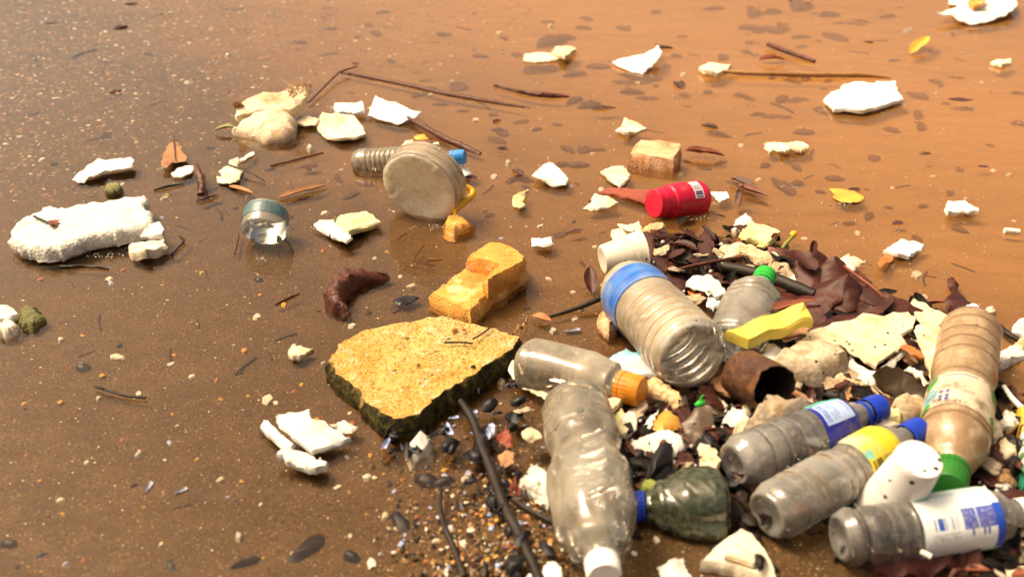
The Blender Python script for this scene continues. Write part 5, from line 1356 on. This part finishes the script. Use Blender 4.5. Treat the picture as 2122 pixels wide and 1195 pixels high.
# sunken leaves: dark blades lying on the bottom
LEAVES = []
for k in range(6):
    V, Fc, c = leaf_mesh(Vector((-.5, 0, 0)), Vector((.5, 0, 0)), (.16, .22, .27, .2, .3, .13)[k], curl=(.2, .5, -.2, .3, .1, .6)[k], fold=(.2, .0, .2, .4, .1, .3)[k], n=8, m=4)
    me = bpy.data.meshes.new('sunken_leaf')
    V = [v + c for v in V]
    me.from_pydata([tuple(v) for v in V], [], Fc)
    me.materials.append(M['leaf_sunken' if k < 5 else 'wood_brown'])
    me.polygons.foreach_set('use_smooth', [True] * len(me.polygons))
    LEAVES.append(me)
LEAVES_D = []
for me in LEAVES:
    md = me.copy(); md.name = 'wet_leaf'; md.materials[0] = M['leaf_dark']; LEAVES_D.append(md)
spots = [(1140, 92, 60), (1290, 60, 40), (1210, 60, 50), (1170, 82, 44), (1100, 148, 50), (1130, 150, 60), (1190, 158, 70), (1240, 140, 44), (1300, 172, 60), (1330, 160, 60), (1360, 168, 40), (1310, 194, 60), (1340, 205, 60), (1250, 225, 70), (1220, 222, 50), (1190, 212, 40),
         (912, 218, 44), (958, 232, 40), (950, 182, 40), (890, 190, 36), (1030, 252, 28), (1080, 254, 40), (1040, 278, 28), (1030, 292, 36), (1112, 270, 22), (1155, 260, 30), (1238, 312, 38), (1210, 312, 30), (1176, 312, 48), (1200, 345, 44), (1250, 360, 22), (1075, 372, 38), (1060, 376, 30), (975, 366, 30), (1015, 448, 34), (1096, 480, 0),
         (1480, 20, 60), (1560, 30, 60), (1620, 60, 60), (1660, 16, 60), (1720, 34, 60), (1840, 36, 70), (1600, 28, 40), (1570, 68, 40), (1560, 62, 50), (1600, 64, 44), (1660, 80, 44), (1730, 78, 50), (1660, 98, 40), (1640, 170, 30), (1670, 166, 30), (1490, 176, 36), (1466, 194, 26), (1620, 208, 40), (1640, 210, 40), (1660, 206, 34), (1560, 208, 14),
         (1600, 242, 60), (1570, 240, 40), (1630, 246, 40), (1720, 234, 60), (1810, 230, 70), (1850, 232, 50), (1490, 282, 56), (1665, 276, 46), (1900, 240, 34), (1908, 268, 26), (1990, 206, 60), (1980, 162, 36), (1950, 180, 24), (1770, 50, 40), (1900, 200, 30), (2110, 196, 30), (2115, 260, 40), (1935, 110, 32), (1810, 330, 34), (1650, 350, 26), (1460, 350, 34), (1730, 372, 56), (1620, 388, 52), (1650, 384, 40), (1586, 345, 30), (1770, 395, 30), (1840, 432, 26), (1990, 480, 44), (1860, 462, 32), (1800, 450, 40), (1760, 466, 36), (1910, 430, 20), (1990, 354, 22), (1700, 400, 20), (1900, 495, 24),
         (430, 412, 40), (520, 415, 20), (700, 372, 26), (600, 452, 20), (560, 352, 36), (640, 345, 30), (270, 10, 40), (480, 20, 50), (620, 90, 40), (310, 115, 22), (220, 130, 24), (250, 60, 26), (110, 50, 36), (80, 138, 26), (240, 190, 22), (222, 206, 22), (220, 280, 24), (70, 236, 24), (40, 350, 16), (400, 150, 20),
         (1190, 480, 34), (1160, 488, 40), (1070, 610, 22), (1206, 548, 26), (440, 570, 0), (600, 828, 0), (545, 900, 30), (820, 640, 24), (1090, 640, 20)]
rq = random.Random(33)
for k in range(110):
    spots.append((rq.uniform(620, 2110), 15 + 430 * rq.random() ** 1.2, rq.uniform(12, 36)))
LBL_S = 'dark leaf sunken or drifting in the shallow water'
rnd = random.Random(11)
for px, py, l in spots:
    if l < 10: continue
    o = put('sunken_leaf', rnd.choice(LEAVES), px, py, l * rnd.uniform(.65, 1.2), rnd.gauss(0, 30) + rnd.choice((0, 180)), 'dark leaf under shallow water ' + zone(px, py), 'leaf', 'dark leaves under water ' + zone(px, py))
    if rnd.random() < .10 and py < 560: o.location = P(px, py, .0004)
    else: o.location.z += .0015
# pile leaves
LBL_P = 'dark wet leaf in the litter of the heap'
for k in range(90):
    reg = rnd.random()
    if reg < .30: px, py = rnd.uniform(1340, 1520), rnd.uniform(480, 600)
    elif reg < .55: px, py = rnd.uniform(1560, 1900), rnd.uniform(690, 830)
    elif reg < .85: px, py = rnd.uniform(1290, 1540), rnd.uniform(820, 1010)
    else: px, py = rnd.uniform(1980, 2122), rnd.uniform(840, 1180)
    gp = ground(px, py)
    put('wet_leaf', rnd.choice(LEAVES_D), px, py, rnd.uniform(36, 80), rnd.uniform(0, 360), 'dark wet leaf ' + where(px, py), 'leaf', 'dark wet leaves ' + where(px, py), h=max(gp.z, 0) + rnd.uniform(.002, .014), tilt=rnd.uniform(-25, 25), roll=rnd.uniform(-35, 35), flip=rnd.random() < .4)
# small twigs scattered
LBL_T = 'tiny dark twig scattered on the sand'
TW = []
for k in range(3):
    vv, ff = [], []
    for i in range(5):
        for j in range(5):
            a = 2 * math.pi * j / 5
            vv.append((i / 4 - .5, .035 * math.cos(a) + (.05, -.04, .08)[k] * math.sin(i * .8), .035 * math.sin(a) + .03))
    for i in range(4):
        for j in range(5):
            ff.append((i * 5 + j, i * 5 + (j + 1) % 5, (i + 1) * 5 + (j + 1) % 5, (i + 1) * 5 + j))
    ff += [(4, 3, 2, 1, 0), (20, 21, 22, 23, 24)]
    me = bpy.data.meshes.new('tiny_twig'); me.from_pydata(vv, [], ff); me.materials.append(M[('wood_dark', 'wood_brown', 'wood_dark')[k]]); TW.append(me)
tws = [(1350, 580), (1540, 720), (1920, 572), (1995, 556), (520, 650), (410, 672), (180, 733), (355, 740), (510, 760), (430, 570), (455, 445), (610, 390), (600, 470), (470, 440), (208, 669), (150, 590), (380, 474), (1870, 388), (1780, 110), (1560, 280), (1620, 226), (1480, 200), (960, 60), (900, 90), (880, 130), (830, 140), (800, 250), (1000, 220), (380, 1050), (560, 740), (900, 540)]
for k in range(40):
    tws.append((rnd.uniform(0, 2100), rnd.uniform(20, 700)))
for px, py in tws:
    put('tiny_twig', rnd.choice(TW), px, py, rnd.uniform(18, 44), rnd.uniform(-60, 60), 'tiny dark twig on the sand ' + zone(px, py), 'twig', 'tiny twigs ' + zone(px, py))

# shell and foam chips that can be picked apart
def chip_mesh(mat, seed, flat):
    r_ = random.Random(seed)
    n = r_.randint(5, 7)
    vv, ff = [], []
    for z in (0, flat):
        for j in range(n):
            a = 2 * math.pi * j / n + r_.uniform(-.25, .25)
            q = r_.uniform(.36, .55) * (1 if z == 0 else .8)
            vv.append((q * math.cos(a), q * math.sin(a) * .7, z * r_.uniform(.7, 1.3)))
    ff.append(tuple(reversed(range(n)))); 
    vv.append((0, 0, flat * 1.25))
    for j in range(n):
        ff.append((n + j, n + (j + 1) % n, 2 * n)); ff.append((j, (j + 1) % n, n + (j + 1) % n, n + j))
    me = bpy.data.meshes.new('shell_chip'); me.from_pydata(vv, [], ff); me.materials.append(M[mat]); return me
CH_W = [chip_mesh('shell_white', s, .16) for s in range(5)] + [chip_mesh('foam_cream', 50, .3), chip_mesh('foam_white', 51, .4)]
CH_O = [chip_mesh('leaf_orange', 20, .2), chip_mesh('shell_orange', 21, .25), chip_mesh('leaf_yellow', 22, .2)]
CH_D = [chip_mesh('mussel_black', 30, .2), chip_mesh('wood_dark', 31, .2), chip_mesh('leaf_dark', 32, .2)]
CH_B = [chip_mesh('nacre_blue', 40, .12), chip_mesh('nacre_blue', 41, .2)]
chips = []
for k in range(150): chips.append((rnd.uniform(0, 2122), rnd.uniform(30, 1190), rnd.uniform(8, 17), 'w'))
for k in range(60): chips.append((rnd.uniform(0, 1150), rnd.uniform(380, 1190), rnd.uniform(7, 14), 'o'))
for k in range(30): chips.append((rnd.uniform(0, 1300), rnd.uniform(300, 1190), rnd.uniform(8, 15), 'd'))
for k in range(14): chips.append((rnd.uniform(0, 1200), rnd.uniform(100, 1190), rnd.uniform(8, 13), 'b'))
for k in range(46): chips.append((rnd.uniform(880, 1130), rnd.uniform(960, 1190), rnd.uniform(9, 18), rnd.choice('wooddb')))
for px, py, l in [(238, 740, 26), (246, 742, 28), (700, 1010, 18), (555, 830, 26), (640, 736, 0), (852, 598, 22), (730, 676, 18), (850, 820, 0), (870, 950, 60), (1050, 608, 20), (1110, 500, 0), (1690, 556, 16), (2050, 650, 26), (700, 158, 16), (690, 228, 10), (1880, 70, 20), (1330, 170, 14), (940, 480, 14), (1120, 470, 14), (1900, 572, 26), (1040, 800, 22), (1150, 1030, 18), (760, 990, 20), (770, 1168, 24), (930, 1100, 26)]:
    if l: chips.append((px, py, l, 'w'))
LB = {'w': 'pale shell chip on the sand', 'o': 'orange shell chip on the sand', 'd': 'small black chip on the sand', 'b': 'blue pearly shell chip on the sand'}
for px, py, l, kk in chips:
    gp = ground(px, py)
    put('shell_chip', rnd.choice({'w': CH_W, 'o': CH_O, 'd': CH_D, 'b': CH_B}[kk]), px, py, l, rnd.uniform(0, 360), LB[kk] + ' ' + zone(px, py), 'chip', 'chips: ' + LB[kk] + ' ' + zone(px, py), roll=rnd.uniform(-8, 8))
for px, py, l, me_ in [(902, 731, 20, TW[0]), (930, 702, 10, CH_D[1]), (942, 684, 12, CH_O[0]), (962, 684, 11, CH_O[0]), (842, 698, 12, CH_O[2]), (900, 745, 16, TW[1]), (868, 757, 9, CH_D[0]), (818, 768, 10, CH_D[2]), (1000, 690, 46, TW[1]), (950, 712, 60, TW[0]), (980, 760, 12, CH_D[1]), (760, 735, 9, CH_W[1])]:
    put('crumb', me_, px, py, l, rnd.uniform(-10, 40), 'crumb of debris lying on top of the yellow slab', 'crumb', 'crumbs on the yellow slab', h=.0225 + .0065 * sstep(760, 1000, px) * sstep(800, 680, py))
# white foam beads in the dark gaps
BEAD = bpy.data.meshes.new('foam_bead')
bm = bmesh.new(); bmesh.ops.create_icosphere(bm, subdivisions=2, radius=.5); bm.to_mesh(BEAD); bm.free()
BEAD.materials.append(M['foam_white']); BEAD.polygons.foreach_set('use_smooth', [True] * len(BEAD.polygons))
for k in range(60):
    a = rnd.random()
    if a < .5: px, py = rnd.uniform(1320, 1560), rnd.uniform(840, 1020)
    elif a < .75: px, py = rnd.uniform(2020, 2120), rnd.uniform(940, 1060)
    else: px, py = rnd.uniform(1230, 1620), rnd.uniform(500, 640)
    put('foam_bead', BEAD, px, py, rnd.uniform(5, 10), 0, 'tiny white foam bead ' + where(px, py), 'bead', 'tiny white foam beads ' + where(px, py), h=max(0, ground(px, py).z) + rnd.uniform(.012, .022))

# ------------------------------------------------------------------ grit and fine litter nobody could count
def scatter(name, label, cat, n, sampler, mats, weights, size, flat, zlift=0.0, seed=3):
    rs = np.random.RandomState(seed)
    VV, FF, MI = [], [], []
    base_f = [(0, 1, 4), (1, 2, 4), (2, 3, 4), (3, 0, 4), (1, 0, 5), (2, 1, 5), (3, 2, 5), (0, 3, 5)]
    for k in range(n):
        px, py = sampler(rs)
        p = ground(px, py)
        s = size(rs) * depth(p) / F * 0.5
        a = rs.uniform(0, 6.28)
        ca, sa = math.cos(a), math.sin(a)
        asp = rs.uniform(.45, 1)
        tx, ty = rs.uniform(-.5, .5), rs.uniform(-.5, .5)
        z0 = p.z + rs.uniform(0, 1) * zlift
        b = len(VV)
        fl = flat * rs.uniform(.5, 1.4)
        for (x, y, z) in ((1, .1, 0), (-.1, 1, 0), (-1, -.15, 0), (.2, -1, 0), (.1, .1, fl), (0, 0, -fl)):
            x *= s * rs.uniform(.75, 1.25); y *= s * asp * rs.uniform(.75, 1.25)
            VV.append((p.x + x * ca - y * sa, p.y + x * sa + y * ca, z0 + z * s + (x * tx + y * ty) * (1 if zlift else .3)))
        FF += [tuple(b + i for i in f) for f in base_f]
        MI += [rs.choice(len(mats), p=weights)] * 8
    o = link_mesh(name, VV, FF, mats, smooth=False)
    o.data.polygons.foreach_set('material_index', MI)
    return tag(o, label, cat, kind='stuff')

def s_far(rs):
    while True:
        x, y = rs.uniform(-150, 1100), rs.uniform(-40, 420)
        if rs.uniform() < max(0.0, 1 - (x / 1100) * .8 - (y / 420) * .75): return x, y
scatter('gravel', 'brown shelly gravel spread under water at the upper left', 'gravel', 14000, s_far, ['stone_brown', 'sand', 'shell_white', 'leaf_orange', 'mussel_black', 'stone_mossy', 'nacre_blue', 'wood_tan'], [.26, .22, .06, .08, .16, .12, .02, .08], lambda r: 2.5 + 10 * r.uniform() ** 1.6, .35, seed=3)
def s_front(rs):
    while True:
        x, y = rs.normal(1010, 110), rs.uniform(880, 1230)
        if 760 < x < 1330 and rs.uniform() < (y - 840) / 330: return x, y
scatter('shell_grit', 'orange and cream shell grit around the long black branch', 'grit', 2100, s_front, ['leaf_orange', 'shell_white', 'shell_orange', 'stone_brown', 'mussel_black', 'nacre_blue', 'litter_black', 'sand'], [.05, .07, .03, .24, .16, .03, .18, .24], lambda r: 3 + 13 * r.uniform() ** 2, .4, .004, seed=4)
scatter('fine_grit', 'fine shell grit sprinkled over the whole sandy bottom', 'grit', 9500, lambda r: (r.uniform(-200, 2320), 1300 - 1330 * r.uniform() ** .8), ['shell_white', 'leaf_orange', 'stone_brown', 'mussel_black', 'foam_cream'], [.16, .20, .30, .22, .12], lambda r: 1.6 + 4.6 * r.uniform() ** 1.7, .35, seed=5)
def s_heap(rs):
    while True:
        a = rs.uniform()
        if a < .5: x, y = rs.uniform(1260, 1800), 810 + 300 * rs.uniform() ** 1.4
        elif a < .72: x, y = rs.uniform(1540, 1960), rs.uniform(640, 860)
        elif a < .86: x, y = rs.uniform(1960, 2180), rs.uniform(800, 1220)
        else: x, y = rs.normal(1460, 90), rs.normal(560, 40)
        return x, y
rs = np.random.RandomState(6)
VV, FF, MI = [], [], []
lv = []
for k in range(5):
    V, Fc, c = leaf_mesh(Vector((-.5, 0, 0)), Vector((.5, 0, 0)), (.18, .24, .3, .14, .22)[k], curl=(.3, .6, -.4, .5, .1)[k], fold=(.2, -.2, .2, .4, .5)[k], arch=(.1, -.05, .12, 0, .06)[k], n=6, m=3)
    lv.append(([v + c for v in V], Fc))
for k in range(1150):
    px, py = s_heap(rs)
    p = ground(px, py)
    V, Fc = lv[rs.randint(5)]
    s = rs.uniform(18, 62) * depth(p) / F
    m3 = Matrix.Rotation(rs.uniform(0, 6.28), 3, 'Z') @ Matrix.Rotation(rs.normal(0, .35), 3, 'Y') @ Matrix.Rotation(rs.normal(0, .35), 3, 'X')
    o3 = Vector((p.x, p.y, max(p.z, 0) + rs.uniform(.001, .016)))
    b0 = len(VV)
    VV += [m3 @ (v * s) + o3 for v in V]
    FF += [tuple(b0 + i for i in f) for f in Fc]
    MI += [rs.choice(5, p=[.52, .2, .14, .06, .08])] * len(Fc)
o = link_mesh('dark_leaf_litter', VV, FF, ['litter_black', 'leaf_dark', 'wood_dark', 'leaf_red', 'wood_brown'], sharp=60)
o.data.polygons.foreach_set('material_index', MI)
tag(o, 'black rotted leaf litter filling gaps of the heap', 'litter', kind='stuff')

# foam crumbs wedged between the bottles
CR = []
for k in range(6):
    r_ = random.Random(80 + k)
    bm = bmesh.new(); bmesh.ops.create_icosphere(bm, subdivisions=3, radius=.5)
    for v in bm.verts:
        d = 1 + .55 * mn.noise(v.co * 2.2 + Vector((k * 5, 0, 0))) + .26 * mn.noise(v.co * 7 + Vector((k, 3, 0)))
        v.co = Vector((v.co.x * d, v.co.y * d * .68, v.co.z * d * .13 + .12 * v.co.x * v.co.y + .10 * mn.noise(v.co * 2.6 + Vector((0, k, 4)))))
    me = bpy.data.meshes.new('foam_crumb'); bm.to_mesh(me); bm.free()
    me.materials.append(M[('foam_white', 'foam_cream', 'foam_stained', 'foam_grey', 'foam_mould', 'stone_rust')[k]])
    me.polygons.foreach_set('use_smooth', [True] * len(me.polygons)); CR.append(me)
for px, py, l in [(1480, 840, 34), (1552, 700, 0), (1636, 800, 40), (1660, 822, 36), (1700, 770, 40), (1740, 812, 34), (1790, 806, 44), (1560, 860, 26), (1300, 880, 26), (1320, 850, 30), (1430, 960, 24), (1400, 1000, 30), (1500, 800, 30), (1640, 690, 44), (1592, 720, 40), (1970, 800, 26), (1880, 740, 34), (1830, 800, 28), (1280, 950, 30), (1290, 1000, 26),
                  (2050, 960, 30), (2090, 1030, 26), (2030, 860, 26), (1440, 620, 30), (1400, 560, 26), (1450, 530, 36), (1540, 560, 28), (1620, 560, 24), (1370, 520, 26), (1720, 860, 30), (1760, 790, 36), (1906, 700, 40), (1676, 760, 50), (1100, 900, 24), (1086, 850, 26), (1050, 950, 20)]:
    if not l: continue
    gp = ground(px, py)
    put('foam_crumb', rnd.choice(CR), px, py, l * 1.4, rnd.uniform(0, 360), 'pale foam crumb ' + where(px, py), 'foam', 'pale foam crumbs ' + where(px, py), h=max(gp.z, 0) + rnd.uniform(.010, .022), roll=rnd.uniform(-30, 30), tilt=rnd.uniform(-25, 25))

# little rafts of bubbles drifting against the floating things
rs = np.random.RandomState(9)
VV, FF = [], []
ico = bmesh.new(); bmesh.ops.create_icosphere(ico, subdivisions=1, radius=1)
iv = [v.co.copy() for v in ico.verts]; fi = [tuple(v.index for v in f.verts) for f in ico.faces]; ico.free()
for cx, cy, sx, sy, n in [(1750, 424, 28, 5, 46), (1082, 432, 14, 3, 18), (660, 470, 14, 5, 14), (1440, 452, 30, 4, 22), (1330, 350, 40, 5, 24), (1560, 520, 20, 8, 16), (900, 470, 40, 5, 26), (545, 536, 22, 3, 16), (1990, 440, 26, 3, 16), (1780, 232, 60, 4, 30), (700, 290, 40, 4, 24), (180, 528, 90, 5, 40), (1320, 520, 30, 14, 24), (1640, 386, 24, 5, 22), (1700, 480, 200, 80, 46), (1900, 560, 120, 60, 26), (1300, 230, 300, 90, 50)]:
    for k in range(n):
        p = P(rs.normal(cx, sx * .6), rs.normal(cy, sy * .6), 0)
        s = rs.uniform(1.1, 2.9) * depth(p) / F
        b0 = len(VV)
        VV += [Vector((p.x + v.x * s, p.y + v.y * s, v.z * s * .8)) for v in iv]
        FF += [tuple(b0 + i for i in f) for f in fi]
tag(link_mesh('scum_bubbles', VV, FF, 'bubble', sharp=180), 'small clear bubbles drifting on the shallow water', 'bubbles', kind='stuff')
